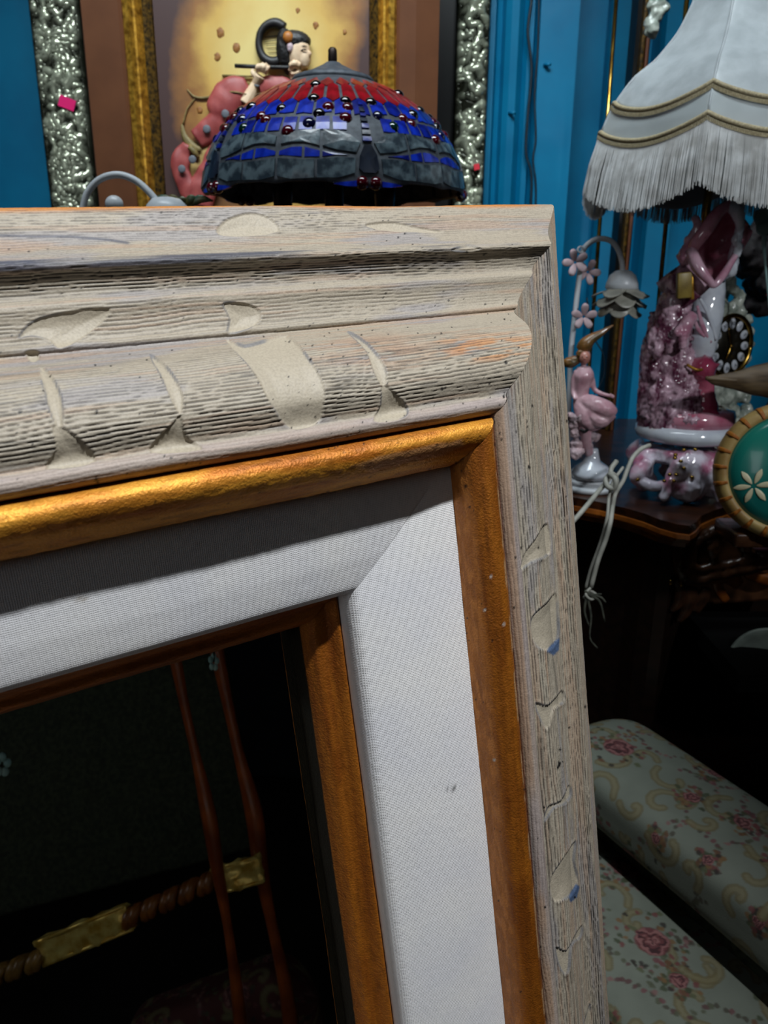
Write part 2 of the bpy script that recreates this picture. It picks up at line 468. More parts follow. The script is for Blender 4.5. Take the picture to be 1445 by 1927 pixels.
# local frame coords: origin bottom centre; x right, y up, z out
def proj_local(L):
    """local (n,3) -> pixel"""
    off = np.array([-FW_ / 2, -FH_, 0.0])
    P = (L + off) @ np.array(FR).T + np.array(FT)
    return CX + FPX * P[:, 0] / -P[:, 2], CY - FPX * P[:, 1] / -P[:, 2]
def resample(prof, step):
    P = np.array(prof, float) * U
    # round the corners a little with chaikin
    for _ in range(2):
        Q = [P[0]]
        for a, c in zip(P, P[1:]): Q += [a * 0.75 + c * 0.25, a * 0.25 + c * 0.75]
        Q.append(P[-1]); P = np.array(Q)
    d = np.r_[0, np.cumsum(np.hypot(*np.diff(P, axis=0).T))]
    n = max(int(d[-1] / step), 3); s = np.linspace(0, d[-1], n)
    return np.stack([np.interp(s, d, P[:, 0]), np.interp(s, d, P[:, 1])], 1), s
def rail_grid(side, prof, slen_dense, ds, total):
    """side: 0 top, 1 right, 2 bottom, 3 left. returns s,(n,m) u,h grids. s is measured from the top right corner
    (top,right) or from the bottom left corner (bottom,left)"""
    if slen_dense > 0:
        a = np.arange(0, slen_dense, ds); c = np.linspace(slen_dense, total, 12)
        s = np.r_[a, c]
    else: s = np.linspace(0, total, 14)
    return s
def rail_points(side, s, P):
    """mitred: s from 0..total remapped between u and total-u without shearing the fine pattern near the start"""
    total = FW_ if side in (0, 2) else FH_
    u = P[:, 0][None, :]; h = P[:, 1][None, :]
    S = s[:, None] + 0 * u
    lo = u; hi = total - u
    # keep spacing = s except squeeze at both mitres
    T = S / total
    k = 0.0
    X = lo + (hi - lo) * T
    return X, u + 0 * X, h + 0 * X
def to_local(side, X, u, h):
    if side == 0: L = np.stack([FW_ / 2 - X, FH_ - u, h], -1)
    elif side == 1: L = np.stack([FW_ / 2 - u, FH_ - X, h], -1)
    elif side == 2: L = np.stack([-FW_ / 2 + X, u, h], -1)
    else: L = np.stack([-FW_ / 2 + u, X, h], -1)
    return L

WOODP = [(0.03, -0.075), (-0.003, -0.07), (-0.006, -0.02), (-0.003, -0.004), (0.003, 0.0015), (0.015, 0.0085), (0.0314, 0.0175), (0.045, 0.034), (0.0512, 0.0444),
         (0.055, 0.0446), (0.060, 0.038), (0.0733, 0.0345), (0.080, 0.0375), (0.0839, 0.0437), (0.089, 0.0452), (0.100, 0.0445), (0.1165, 0.0490), (0.1195, 0.0545),
         (0.1235, 0.0550), (0.126, 0.052), (0.132, 0.066), (0.1467, 0.1010), (0.160, 0.1190), (0.1741, 0.1301), (0.1900, 0.1365), (0.2010, 0.1345), (0.2110, 0.1310),
         (0.2145, 0.1325), (0.2180, 0.1385), (0.2240, 0.1400), (0.2300, 0.1365), (0.2335, 0.1290), (0.2350, 0.120)]
GOLDP = [(0.2330, 0.110), (0.2340, 0.1270), (0.2370, 0.1370), (0.2440, 0.1435), (0.2540, 0.1430), (0.2650, 0.1350), (0.2740, 0.1240), (0.2795, 0.1160), (0.2815, 0.1080), (0.2780, 0.098), (0.2725, 0.088), (0.2700, 0.078)]
LINENP = [(0.2600, 0.1000), (0.2900, 0.0995), (0.3200, 0.0962), (0.3560, 0.0908), (0.3640, 0.0890), (0.3860, 0.0835), (0.3940, 0.0800), (0.3985, 0.0700), (0.3995, 0.050), (0.3995, 0.030)]
SLIPP = [(0.3960, 0.030), (0.3996, 0.0520), (0.4030, 0.0545), (0.4080, 0.0490), (0.4110, 0.0430), (0.4160, 0.0405), (0.4230, 0.0395), (0.4270, 0.0370), (0.4320, 0.0275), (0.4345, 0.0225), (0.4350, 0.018), (0.4352, 0.008), (0.4352, -0.012)]
MIRH = -0.009

PATCH = [
 [(407, 437), (425, 415), (470, 402), (508, 412), (525, 435), (480, 444), (430, 445)],
 [(690, 422), (740, 418), (790, 428), (835, 437), (760, 437), (700, 430)],
 [(850, 470), (880, 462), (905, 468), (880, 474)],
 [(35, 635), (75, 598), (190, 580), (205, 590), (170, 625), (115, 655), (95, 640), (60, 632)],
 [(420, 570), (470, 574), (490, 590), (480, 612), (430, 628), (432, 600)],
 [(425, 640), (460, 650), (500, 640), (540, 632), (575, 665), (605, 710), (612, 745), (603, 790), (570, 807), (540, 802), (505, 750), (480, 700)],
 [(655, 625), (690, 645), (720, 680), (728, 705), (722, 727), (705, 700), (690, 660)],
 [(722, 722), (760, 758), (766, 780), (740, 792), (703, 792), (717, 762)],
 [(283, 668), (315, 690), (340, 730), (345, 760), (338, 778), (320, 745), (300, 700)],
 [(340, 782), (352, 825), (380, 846), (285, 852), (300, 820), (325, 797)],
 [(75, 690), (95, 705), (115, 745), (118, 797), (105, 800), (90, 760)],
 [(100, 800), (140, 818), (180, 868), (88, 882), (106, 845)],
 [(48, 662), (70, 660), (72, 675), (58, 678)],
 [(978, 1072), (988, 1040), (1008, 1015), (1030, 985), (1035, 1040), (1000, 1058)],
 [(1045, 1117), (1050, 1150), (1051, 1195), (1040, 1218), (1025, 1223), (1008, 1214), (999, 1188), (1002, 1160), (1030, 1135)],
 [(1007, 1322), (1030, 1327), (1058, 1300), (1062, 1322), (1040, 1334), (1030, 1372), (1014, 1348)],
 [(1024, 1545), (1031, 1518), (1055, 1507), (1070, 1478), (1074, 1497), (1060, 1513), (1042, 1520)],
 [(1082, 1583), (1060, 1615), (1037, 1652), (1038, 1682), (1048, 1697), (1075, 1684), (1086, 1654), (1079, 1619)],
 [(1046, 1783), (1066, 1790), (1086, 1753), (1095, 1742), (1092, 1763), (1076, 1779), (1071, 1821), (1064, 1834), (1052, 1816)],
 [(1098, 1932), (1104, 1908), (1110, 1890), (1109, 1935)],
]
PATCH = [smooth_poly(p, 3) for p in PATCH]
BLUEST = [[(1028, 1226), (1053, 1200), (1052, 1224), (1042, 1233)], [(1070, 1690), (1084, 1664), (1090, 1668), (1085, 1688), (1074, 1698)]]
SPECK = []
rs = random.Random(5)
for k in range(210):
    SPECK.append((rs.uniform(0, 1000), rs.uniform(400, 960), rs.choice([1.2, 1.4, 1.7, 2.2])))
for k in range(70):
    SPECK.append((rs.uniform(500, 980), rs.uniform(600, 860), rs.choice([1.3, 1.6, 2.0])))
for k in range(70):
    SPECK.append((rs.uniform(870, 1130), rs.uniform(700, 1900), rs.choice([1.2, 1.5, 2.0, 2.6])))
SPECK += [(952, 682, 4), (832, 732, 4), (838, 730, 3), (948, 746, 3.2), (182, 775, 4.2), (38, 776, 3.6), (181, 902, 4), (184, 907, 3), (996, 880, 3.6), (995, 878, 3.0),
          (980, 1031, 3), (1052, 1436, 3.4), (1051, 1440, 3.2), (1049, 1444, 2.6), (1101, 1330, 3), (585, 675, 3), (322, 862, 2.6), (470, 1020, 2), (822, 837, 3), (877, 915, 3)]

def rail_wood(side):
    P, v = resample(WOODP, 0.00042 if side < 2 else 0.003)
    total = FW_ if side in (0, 2) else FH_
    dense = {0: 0.44, 1: 0.70}.get(side, 0)
    s = rail_grid(side, P, dense, 0.0009 if side == 0 else 0.0011, total)
    X, u, h = rail_points(side, s, P)
    n, m = X.shape
    L = to_local(side, X, u, h)
    if side >= 2:
        cols = np.tile(np.array(lin((158, 150, 130))), (n * m, 1))
        F = gridF(n, m)
        return L.reshape(-1, 3), F, cols
    # profile normal
    tu = np.gradient(P[:, 0]); th = np.gradient(P[:, 1]); tl = np.hypot(tu, th)
    nu, nh = -th / tl, tu / tl
    un = P[:, 0] / U
    VV = v[None, :] + 0 * X
    px, py = proj_local(L.reshape(-1, 3)); px = px.reshape(n, m); py = py.reshape(n, m)
    sd = 100 if side == 0 else 300
    # comb-drawn grain: narrow wandering furrows that run along the rail
    warp = (fbm(X * 14, VV * 40, sd, 2) - 0.5) * 0.0060 + (fbm(X * 90, VV * 200, sd + 9, 2) - 0.5) * 0.0010
    fr_ = np.interp(v / v[-1], [0, 0.15, 0.5, 0.7, 0.9], [0.0016, 0.0015, 0.0016, 0.0018, 0.0021])
    Q = np.r_[0, np.cumsum(np.diff(v) / fr_[1:])]
    q = Q[None, :] + warp / fr_[None, :]
    jit = fbm(np.floor(q) * 7.3, X * 16 + np.floor(q) * 3.1, sd + 20, 2)
    tri = np.abs((q % 1) - 0.5) * 2
    furrow = np.clip((tri - (0.78 - 0.30 * (jit - 0.5))) / 0.14, 0, 1) * np.clip((jit - 0.14) * 6, 0.15, 1)
    ridge = np.clip(1 - tri * 1.4, 0, 1)
    fine = vnoise(X * 60, VV / 0.00055, sd + 31)
    zone = np.interp(un, [-.01, 0.003, 0.02, 0.045, 0.052, 0.06, 0.075, 0.082, 0.09, 0.11, 0.122, 0.14, 0.155, 0.175, 0.2, 0.211, 0.216, 0.23, 0.24],
                         [0.5, 0.55, 0.5, 0.35, 0.9, 1.0, 0.9, 0.15, 0.45, 0.45, 0.15, 0.25, 0.9, 1.0, 1.0, 0.6, 0.15, 0.2, 0.1])[None, :]
    if side == 1: zone = np.minimum(zone * 0.75 + 0.1, 1)
    zone = zone * np.clip(0.45 + 1.2 * fbm(X * 10, VV * 60, sd + 50, 2), 0, 1.15)
    if side == 0: zone = zone * np.clip((X[:, :] - VV * 0 - 0.02) / 0.15, 0.35, 1)
    patch = np.full((n, m), 1e9)
    for p in PATCH: patch = np.minimum(patch, poly_sd(px, py, p))
    inside = sstep(1.5, -1.5, patch)
    lumps = fbm(X * 260, VV * 260, sd + 60, 3) - 0.5
    depth = (furrow * 0.0008 - ridge * 0.0002) * zone * (1 - inside) + (fine - 0.5) * 0.00022 * zone * (1 - inside)
    scoop = inside * (0.0007 + 0.0008 * sstep(0, -25, patch)) - sstep(7, 1.5, patch) * (1 - inside) * 0.00025
    disp = -depth - scoop + lumps * 0.00022 + (fbm(X * 9, VV * 30, sd + 70, 2) - 0.5) * 0.0016
    disp = disp * sstep(0, 0.003, VV - v[0] + 0.001)
    u2 = u + disp * nu[None, :]; h2 = h + disp * nh[None, :]
    L = to_local(side, X, u2, h2)
    # colours
    base = np.array(lin((158, 148, 132))); cool = np.array(lin((140, 136, 138))); warm = np.array(lin((164, 138, 116)))
    orange = np.array(lin((190, 124, 60))); navy = np.array(lin((58, 64, 82))); blk = np.array(lin((26, 24, 24)))
    patchc = np.array(lin((168, 158, 140))); pink = np.array(lin((166, 150, 144))); lightc = np.array(lin((190, 184, 168)))
    def mixc(c, col, f): return c * (1 - f[..., None]) + col * f[..., None]
    c = np.tile(base, (n, m, 1))
    big = fbm(X * 16, VV * 110, sd + 80, 3)
    c = mixc(c, cool, sstep(0.5, 0.68, big) * 0.7)
    big2 = fbm(X * 12 + 40, VV * 380 + 9, sd + 90, 3)
    c = mixc(c, warm, sstep(0.56, 0.72, big2) * 0.55)
    # ridges between furrows catch lighter paint
    c = mixc(c, lightc, np.clip(fine * 0.7 + ridge * .8 - 0.5, 0, 1) * zone * 0.55)
    un2 = un[None, :] + 0 * X
    def band(a, b_, w=0.003): return sstep(a - w, a, un2) * sstep(b_ + w, b_, un2)
    if side == 0:
        c = mixc(c, orange, sstep(0.004, -0.003, un2) * sstep(0.25, 0.55, fbm(X * 20, VV * 100, 5, 2)))
        c = mixc(c, navy, band(0.049, 0.0545, 0.0022) * sstep(0.36, 0.6, fbm(X * 18, VV * 200, 6, 2)) * 0.85)
        c = mixc(c, blk, band(0.056, 0.078, 0.004) * 0.18)
        st = seg_d(px, py, [(-10, 444), (60, 446), (130, 446), (200, 452), (240, 458)])
        c = mixc(c, navy, sstep(5, 1, st + 3 * (big - 0.5)) * 0.75)
        st2 = poly_sd(px, py, [(-10, 450), (120, 458), (60, 476), (-10, 482)])
        c = mixc(c, warm, sstep(4, -6, st2) * 0.6)
        og = sstep(90, 20, np.hypot((px - 930) * 0.5, (py - 655) * 2.4)) * sstep(0.42, 0.6, fbm(X * 60, VV * 420, 8, 3))
        c = mixc(c, orange, og * 0.7)
        og = sstep(120, 30, np.hypot((px - 700) * 0.6, (py - 660) * 2.6)) * sstep(0.4, 0.6, fbm(X * 50, VV * 500, 18, 3))
        c = mixc(c, warm, og * 0.9)
    else:
        c = mixc(c, warm, sstep(0.6, 0.75, fbm(X * 10, VV * 420, 15, 3)) * 0.55)
        c = mixc(c, orange, sstep(0.001, -0.003, un2) * sstep(0.5, 0.7, fbm(X * 14, VV * 60, 16, 2)) * 0.8)
    c = mixc(c, pink, band(0.2165, 0.2285) * 0.6)
    c = mixc(c, warm, band(0.2265, 0.2305) * sstep(0.4, 0.6, fbm(X * 16, VV * 40, 25, 2)) * 0.9)
    bole = np.array(lin((120, 56, 14)))
    c = mixc(c, bole, sstep(0.2315, 0.2330, un2))
    # dirty glaze caught in the furrows
    c = mixc(c, np.array(lin((46, 43, 42))), np.clip(furrow * zone * (1 - inside) * 1.5, 0, 1) * 0.95)
    crack = sstep(0.055, 0.02, np.abs(fbm(X * 14, VV / 0.0022, sd + 130, 3) - 0.5)) * sstep(0.5, 0.62, fbm(X * 26, VV * 160, sd + 131, 2))
    c = mixc(c, blk, crack * 0.45 * (1 - inside) * np.clip(zone + 0.2, 0, 1))
    c = mixc(c, patchc, inside)
    edge = sstep(3.0, 0.6, np.abs(patch)) * sstep(0.42, 0.62, fbm(X * 70, VV * 70, sd + 140, 2))
    c = mixc(c, np.array(lin((104, 106, 112))), edge * 0.75)
    for p in BLUEST: c = mixc(c, np.array(lin((74, 92, 122))), sstep(1.5, -1, poly_sd(px, py, p)))
    # scattered dark specks
    for (sx, sy, r_) in SPECK:
        mk = (np.abs(px - sx) < r_ * 2) & (np.abs(py - sy) < r_ * 2)
        if mk.any():
            f = sstep(r_, r_ * 0.5, np.hypot(px[mk] - sx, (py[mk] - sy) * 0.8))
            c[mk] = c[mk] * (1 - f[:, None]) + blk * 0.6 * f[:, None]
    return L.reshape(-1, 3), gridF(n, m), np.clip(c.reshape(-1, 3), 0, 1)

def rail_gilt(side, prof, seed, inner):
    if not inner and side in (1, 3): prof = prof[:5] + [(0.2610, 0.1385), (0.2665, 0.1320), (0.2700, 0.1180), (0.2712, 0.1000), (0.2715, 0.0860), (0.2715, 0.078)]
    P, v = resample(prof, 0.0007 if side < 2 else 0.003)
    total = FW_ if side in (0, 2) else FH_
    s = rail_grid(side, P, {0: 0.44, 1: 0.70}.get(side, 0), 0.0012, total)
    X, u, h = rail_points(side, s, P); n, m = X.shape
    L = to_local(side, X, u, h)
    VV = v[None, :] + 0 * X
    tu = np.gradient(P[:, 0]); th = np.gradient(P[:, 1]); tl = np.hypot(tu, th)
    nu, nh = -th / tl, tu / tl
    gold = np.array(lin((224, 158, 56))); redg = np.array(lin((176, 98, 26))); dark = np.array(lin((104, 58, 16)))
    if inner: gold = np.array(lin((196, 126, 44)))
    def mixc(c, col, f): return c * (1 - f[..., None]) + col * f[..., None]
    c = np.tile(gold, (n, m, 1))
    f1 = fbm(X * 30, VV * 120, seed, 3); f2 = fbm(X * 120, VV * 400, seed + 3, 3)
    if side == 1 or inner: gold = np.array(lin((166, 98, 27))); c = np.tile(gold, (n, m, 1)); redg = np.array(lin((132, 70, 18)))
    f3 = fbm(X * 9, VV * 260, seed + 7, 3)
    c = mixc(c, redg, sstep(0.40, 0.70, f1) * 0.55 + sstep(0.45, 0.62, f3) * 0.35)
    c = mixc(c, dark, sstep(0.60, 0.72, f2) * 0.30 + sstep(0.58, 0.7, f3) * 0.25)
    px, py = proj_local(L.reshape(-1, 3)); px = px.reshape(n, m); py = py.reshape(n, m)
    if not inner:
        un2 = P[:, 0][None, :] / U + 0 * X
        c = mixc(c, np.array(lin((122, 62, 16))), sstep(0.2365, 0.2350, un2) * 0.9)
        # worn, grey filled patches and rubbed edges
        wp = [[(660, 878), (720, 858), (800, 840), (868, 828), (872, 840), (830, 858), (760, 872), (700, 886)]] if side == 0 else []
        for p in wp: c = mixc(c, np.array(lin((190, 140, 96))), sstep(3, -3, poly_sd(px, py, p) + 6 * (f2 - 0.5)) * 0.8)
        if side == 1:
            c = mixc(c, np.array(lin((204, 132, 62))), sstep(0.2655, 0.2690, un2) * (0.35 + 0.5 * sstep(0.45, 0.7, f2)))
            wr = sstep(5, 1, np.abs(un2 - 0.2415 + 0.002 * (f1 - .5)) * 1500) * sstep(0.48, 0.6, fbm(X * 60, VV * 60, 44, 3))
            c = mixc(c, np.array(lin((206, 176, 136))), wr * 0.7)
        for (sx, sy, r_) in SPECK:
            mk = (np.abs(px - sx) < r_ * 2) & (np.abs(py - sy) < r_ * 2)
            if mk.any():
                f = sstep(r_ * 1.15, r_ * 0.5, np.hypot(px[mk] - sx, (py[mk] - sy)))
                c[mk] = c[mk] * (1 - f[:, None]) + 0.01 * f[:, None]
        for (sx, sy) in [(912, 1148), (948, 1175), (924, 1085), (930, 1430)]:
            f = sstep(4, 1.5, np.hypot(px - sx, (py - sy))); c = mixc(c, np.array(lin((200, 190, 180))), f)
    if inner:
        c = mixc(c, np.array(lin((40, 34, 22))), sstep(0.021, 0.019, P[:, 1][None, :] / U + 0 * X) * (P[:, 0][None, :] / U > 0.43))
    disp = (fbm(X * 240, VV * 500, seed + 11, 3) - 0.5) * (0.00045 if side == 0 and not inner else 0.0004) + (fbm(X * 14, VV * 60, seed + 12, 2) - 0.5) * 0.0011
    edgez = sstep(0, 0.004, VV) * sstep(v[-1], v[-1] - 0.003, VV)
    if side >= 2: disp = disp * 0
    disp = disp * edgez
    L = to_local(side, X, u + disp * nu[None, :], h + disp * nh[None, :])
    return L.reshape(-1, 3), gridF(n, m), np.clip(c.reshape(-1, 3), 0, 1)

def linen_mesh():
    Vs, Fs, Cs = [], [], []; o = 0
    for side in range(4):
        P, v = resample(LINENP, 0.0012)
        total = FW_ if side in (0, 2) else FH_
        s = rail_grid(side, P, {0: 0.44, 1: 0.70}.get(side, 0), 0.004, total)
        X, u, h = rail_points(side, s, P); n, m = X.shape
        wob = (fbm(X * 12, v[None, :] * 20 + 0 * X, 77 + side, 2) - 0.5) * 0.0008 * sstep(0, 0.02, v[None, :] + 0 * X)
        L = to_local(side, X, u, h + wob).reshape(-1, 3)
        c = np.ones((n * m, 3)); px, py = proj_local(L)
        if side == 0:
            f = sstep(9, 3, np.hypot(px - 155, py - 1127) + 4 * (fbm(px * .3, py * .3, 3, 2) - .5)); c = c * (1 - f[:, None] * (1 - np.array([0.55, 0.5, 0.42])))
        if side == 1:
            f = sstep(4, 1.5, seg_d(px, py, [(843, 1487), (855, 1482)])); c = c * (1 - f[:, None] * 0.72)
        Vs.append(L); Fs.append(gridF(n, m) + o); Cs.append(c); o += n * m
    return np.concatenate(Vs), np.concatenate(Fs), np.concatenate(Cs)

lab = {0: None, 1: None}
for side in range(4):
    V, F, C = rail_wood(side)
    np_obj('rail', V, F, MAT['paintwood'], root, C, world=False)
for side in range(4):
    V, F, C = rail_gilt(side, GOLDP, 400 + side * 10, False)
    np_obj('gold_band', V, F, MAT['gilt'], root, C, world=False)
V, F, C = linen_mesh(); o = np_obj('linen_panel', V, F, MAT['linen'], root, C, world=False)
for side in range(4):
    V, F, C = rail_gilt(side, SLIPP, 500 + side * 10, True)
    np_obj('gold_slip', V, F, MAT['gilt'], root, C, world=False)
i_ = 0.434 * U; e = 0.003
Vm = np.array([(x, y, z) for z in (MIRH * U, MIRH * U - 0.004) for x, y in ((-FW_ / 2 + i_ - e, i_ - e), (FW_ / 2 - i_ + e, i_ - e), (FW_ / 2 - i_ + e, FH_ - i_ + e), (-FW_ / 2 + i_ - e, FH_ - i_ + e))])
Fm = [(0, 1, 2, 3), (7, 6, 5, 4), (0, 4, 5, 1), (1, 5, 6, 2), (2, 6, 7, 3), (3, 7, 4, 0)]
o = np_obj('mirror_glass', Vm, Fm, MAT['mirror'], root, smooth=False, world=False); o['label'] = 'dark mirror glass'
i2 = 0.02
Vm = np.array([(x, y, z) for z in (-0.0095, -0.034) for x, y in ((-FW_ / 2 + i2, i2), (FW_ / 2 - i2, i2), (FW_ / 2 - i2, FH_ - i2), (-FW_ / 2 + i2, FH_ - i2))])
np_obj('backing_board', Vm, Fm, MAT['brown2'], root, smooth=False, world=False)

#@@BACKGROUND@@
# ------------------------------------------------------------------ things hung on and leaning against the back wall
def rect_rail(bm, x0, x1, z0, z1, y, prof):
    """closed rectangular moulding; prof list of (inset, forward)"""
    rings = []
    for ins, f in prof:
        rings.append([bm.verts.new((x, y - f, z)) for x, z in ((x0 + ins, z0 + ins), (x1 - ins, z0 + ins), (x1 - ins, z1 - ins), (x0 + ins, z1 - ins))])
    for a, c in zip(rings, rings[1:]):
        for k in range(4): bm.faces.new((a[k], a[(k + 1) % 4], c[(k + 1) % 4], c[k]))
def one_rail(name, k, x0, x1, z0, z1, y, prof, m, parent):
    bm = bmesh.new(); rings = []
    for ins, f in prof:
        c = [(x0 + ins, z0 + ins), (x1 - ins, z0 + ins), (x1 - ins, z1 - ins), (x0 + ins, z1 - ins)]
        rings.append([bm.verts.new((x, y - f, z)) for x, z in (c[k], c[(k + 1) % 4])])
    for a, c in zip(rings, rings[1:]): bm.faces.new((a[0], a[1], c[1], c[0]))
    bm.faces.new([r[0] for r in rings]); bm.faces.new([r[1] for r in rings][::-1])
    return bm_obj(name, bm, m, parent, smooth=False)

SBZ = WY(640, 700, 1.3).z                      # sideboard top (hidden behind the big frame)
# silver repousse frame
ys = 1.875
sx0, sx1 = vx(66, ys, 30), vx(917, ys, 30)
sil = empty('silver_frame', ((sx0 + sx1) / 2, ys, SBZ), 'tall frame of beaten silver leafwork leaning on the blue wall behind the lamp', 'frame')
t = NT('beaten_silver'); t.b.inputs['Metallic'].default_value = 0.75; t.b.inputs['Roughness'].default_value = 0.3
a = t.node('ShaderNodeVertexColor'); a.layer_name = 'paint'; t.link(a.outputs[0], t.b.inputs['Base Color'])
MAT['silver'] = t.m; t.b.inputs['Metallic'].default_value = 0.5; t.b.inputs['Roughness'].default_value = 0.22
def silver_rail(x0, x1, z0, z1, vertical, seed):
    st = 0.0016
    nx = int((x1 - x0) / st); nz = int((z1 - z0) / st)
    xx = np.linspace(x0, x1, nx); zz = np.linspace(z0, z1, nz)
    X, Z = np.meshgrid(xx, zz, indexing='ij')
    w = (x1 - x0) if vertical else (z1 - z0)
    tt = (X - x0) / w if vertical else (Z - z0) / w
    wx = fbm(X * 26, Z * 26, seed, 2) * 0.045; wz = fbm(X * 26 + 50, Z * 26, seed + 5, 2) * 0.045
    n1 = fbm((X + wx) * 52, (Z + wz) * 40, seed + 9, 2)
    r = 1 - np.abs(n1 - 0.5) * 6.0
    n2 = fbm((X - wz) * 95, (Z + wx) * 80, seed + 13, 2)
    hgt = np.clip(r, -0.4, 1) * 0.0045 + np.clip(1 - np.abs(n2 - 0.5) * 5, 0, 1) * 0.0028
    edge = sstep(0, 0.10, tt) * sstep(1, 0.90, tt)
    rim = np.exp(-((tt - 0.03) / 0.02) ** 2) + np.exp(-((tt - 0.97) / 0.02) ** 2)
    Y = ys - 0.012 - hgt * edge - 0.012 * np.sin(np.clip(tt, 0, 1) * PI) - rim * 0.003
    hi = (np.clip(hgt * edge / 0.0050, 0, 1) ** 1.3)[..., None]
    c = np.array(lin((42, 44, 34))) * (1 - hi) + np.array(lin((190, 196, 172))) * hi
    V = np.stack([X, Y, Z], -1).reshape(-1, 3)
    # closing skirt to the back
    F = gridF(nx, nz)
    return V, F, c.reshape(-1, 3)
zt = 2.15; wr_ = vx(153, ys, 30) - sx0
for (a0, a1, b0, b1, vert, sd) in ((sx0, sx0 + wr_, SBZ, zt, True, 3), (sx1 - wr_ * .62, sx1, SBZ, zt, True, 23), (sx0 + wr_, sx1 - wr_ * .62, zt - wr_, zt, False, 43), (sx0 + wr_, sx1 - wr_ * .62, SBZ, SBZ + wr_, False, 63)):
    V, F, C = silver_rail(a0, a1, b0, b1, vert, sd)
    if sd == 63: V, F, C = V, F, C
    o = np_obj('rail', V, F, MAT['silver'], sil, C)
    md = o.modifiers.new('solid', 'SOLIDIFY'); md.thickness = 0.006; md.offset = -1
b = bmesh.new(); box(b, ((sx0 + sx1) / 2, ys + 0.012, (SBZ + zt) / 2), (sx1 - sx0 - 0.004, 0.02, zt - SBZ - 0.004)); bm_obj('backing_board', b, MAT['black'], sil, smooth=False)
# price stickers on it
for (px, py, w, h, ang, m, l) in ((126, 194, 0.034, 0.022, -0.35, 'pinktag', 'bright pink price sticker on the left side of the silver frame'),
                                  (897, 314, 0.012, 0.012, 0.2, 'redtag', 'small red sticker low on the right side of the silver frame')):
    c = WY(px, py, ys - 0.037)
    b = bmesh.new(); box(b, c, (w, 0.0012, h), Matrix.Rotation(-ang, 3, 'Y')); tag(bm_obj('price_sticker', b, MAT[m], smooth=False), l, 'sticker')

# brown shadow frame with gold slip and relief panel
yp = 1.62
bx0, bx1 = vx(157, yp, 30), vx(826, yp, 30)
zp = 2.05
pf = empty('relief_picture', ((bx0 + bx1) / 2, yp, SBZ), 'brown and gold framed relief picture of a flute player behind the stained glass lamp', 'picture')
bw = vx(243, yp, 30) - bx0
for k in range(4):
    one_rail('moulding', k, bx0, bx1, SBZ, zp, yp, [(0, -0.02), (0, 0.012), (0.042 if k == 1 else 0.006, 0.026), (bw * 0.86, 0.026), (bw * 0.98, 0.020), (bw, 0.0), (bw, -0.02)], MAT['brown'], pf)
gi = bw - 0.006
for k in range(4):
    one_rail('gold_slip', k, bx0 + gi, bx1 - gi, SBZ + gi, zp - gi, yp, [(0, 0.0), (0, 0.022), (0.004, 0.030), (0.014, 0.033), (0.020, 0.026), (0.024, 0.026), (0.034, 0.012), (0.038, 0.0)], MAT['goldf'], pf)
for k in range(4):
    one_rail('inner_slip', k, bx0 + gi + 0.034, bx1 - gi - 0.034, SBZ + gi + 0.034, zp - gi - 0.034, yp, [(0, 0.0), (0, 0.014), (0.006, 0.010), (0.014, 0.004), (0.016, -0.002)], MAT['golddark'], pf)
# painted ground
t = NT('painted_ground'); tc = t.node('ShaderNodeTexCoord')
pc0 = WY(515, 150, yp); hx = (bx1 - bx0) / 2
mp = t.node('ShaderNodeMapping'); mp.inputs['Scale'].default_value = (1 / 0.205, 0, 1 / 0.36)
t.link(tc.outputs['Object'], mp.inputs[0])
ln = t.node('ShaderNodeVectorMath', operation='LENGTH'); t.link(mp.outputs[0], ln.inputs[0])
nz = t.node('ShaderNodeTexNoise', Scale=9, Detail=5); t.link(tc.outputs['Object'], nz.inputs['Vector'])
ad = t.node('ShaderNodeMath', operation='MULTIPLY_ADD'); t.link(nz.outputs[0], ad.inputs[0]); ad.inputs[1].default_value = 0.7
t.link(ln.outputs['Value'], ad.inputs[2])
col = t.ramp(ad.outputs[0], [(0.45, lin((206, 184, 112))), (0.85, lin((196, 158, 78))), (1.12 / 1.5, lin((150, 104, 48))), (0.98, lin((78, 50, 40))), (1.0, lin((62, 42, 40)))])
e = t.n[-1].color_ramp.elements if hasattr(t.n[-1], 'color_ramp') else None
for n_ in t.n:
    if n_.type == 'VALTORGB':
        pos = [0.40, 0.60, 0.72, 0.83]
        cols_ = [(214, 192, 122), (198, 160, 80), (140, 94, 46), (66, 44, 42)]
        while len(n_.color_ramp.elements) > 4: n_.color_ramp.elements.remove(n_.color_ramp.elements[-1])
        for i, (p, c) in enumerate(zip(pos, cols_)):
            n_.color_ramp.elements[i].position = p; n_.color_ramp.elements[i].color = (*lin(c), 1)
dv = t.node('ShaderNodeMath', operation='MULTIPLY'); t.link(ad.outputs[0], dv.inputs[0]); dv.inputs[1].default_value = 0.66
for n_ in t.n:
    if n_.type == 'VALTORGB': t.link(dv.outputs[0], n_.inputs[0])
for n_ in t.n:
    if n_.type == 'VALTORGB': t.link(n_.outputs[0], t.b.inputs['Base Color'])
t.b.inputs['Roughness'].default_value = 0.45
MAT['ground'] = t.m
me = bpy.data.meshes.new('painted_panel')
cz = pc0.z
x0, x1 = bx0 + gi + 0.03 - pc0.x, bx1 - gi - 0.03 - pc0.x; z0, z1 = SBZ + gi + 0.03 - cz, zp - gi - 0.03 - cz
b = bmesh.new(); box(b, ((x0 + x1) / 2, 0, (z0 + z1) / 2), (x1 - x0, 0.01, z1 - z0))
b.to_mesh(me); b.free(); o = bpy.data.objects.new('painted_panel', me); COL.objects.link(o); me.materials.append(MAT['ground'])
o.parent = pf; o.location = Vector((pc0.x, yp + 0.006, cz)) - pf.location; o['_w'] = [pc0.x, yp + 0.006, cz]
yr = yp + 0.001
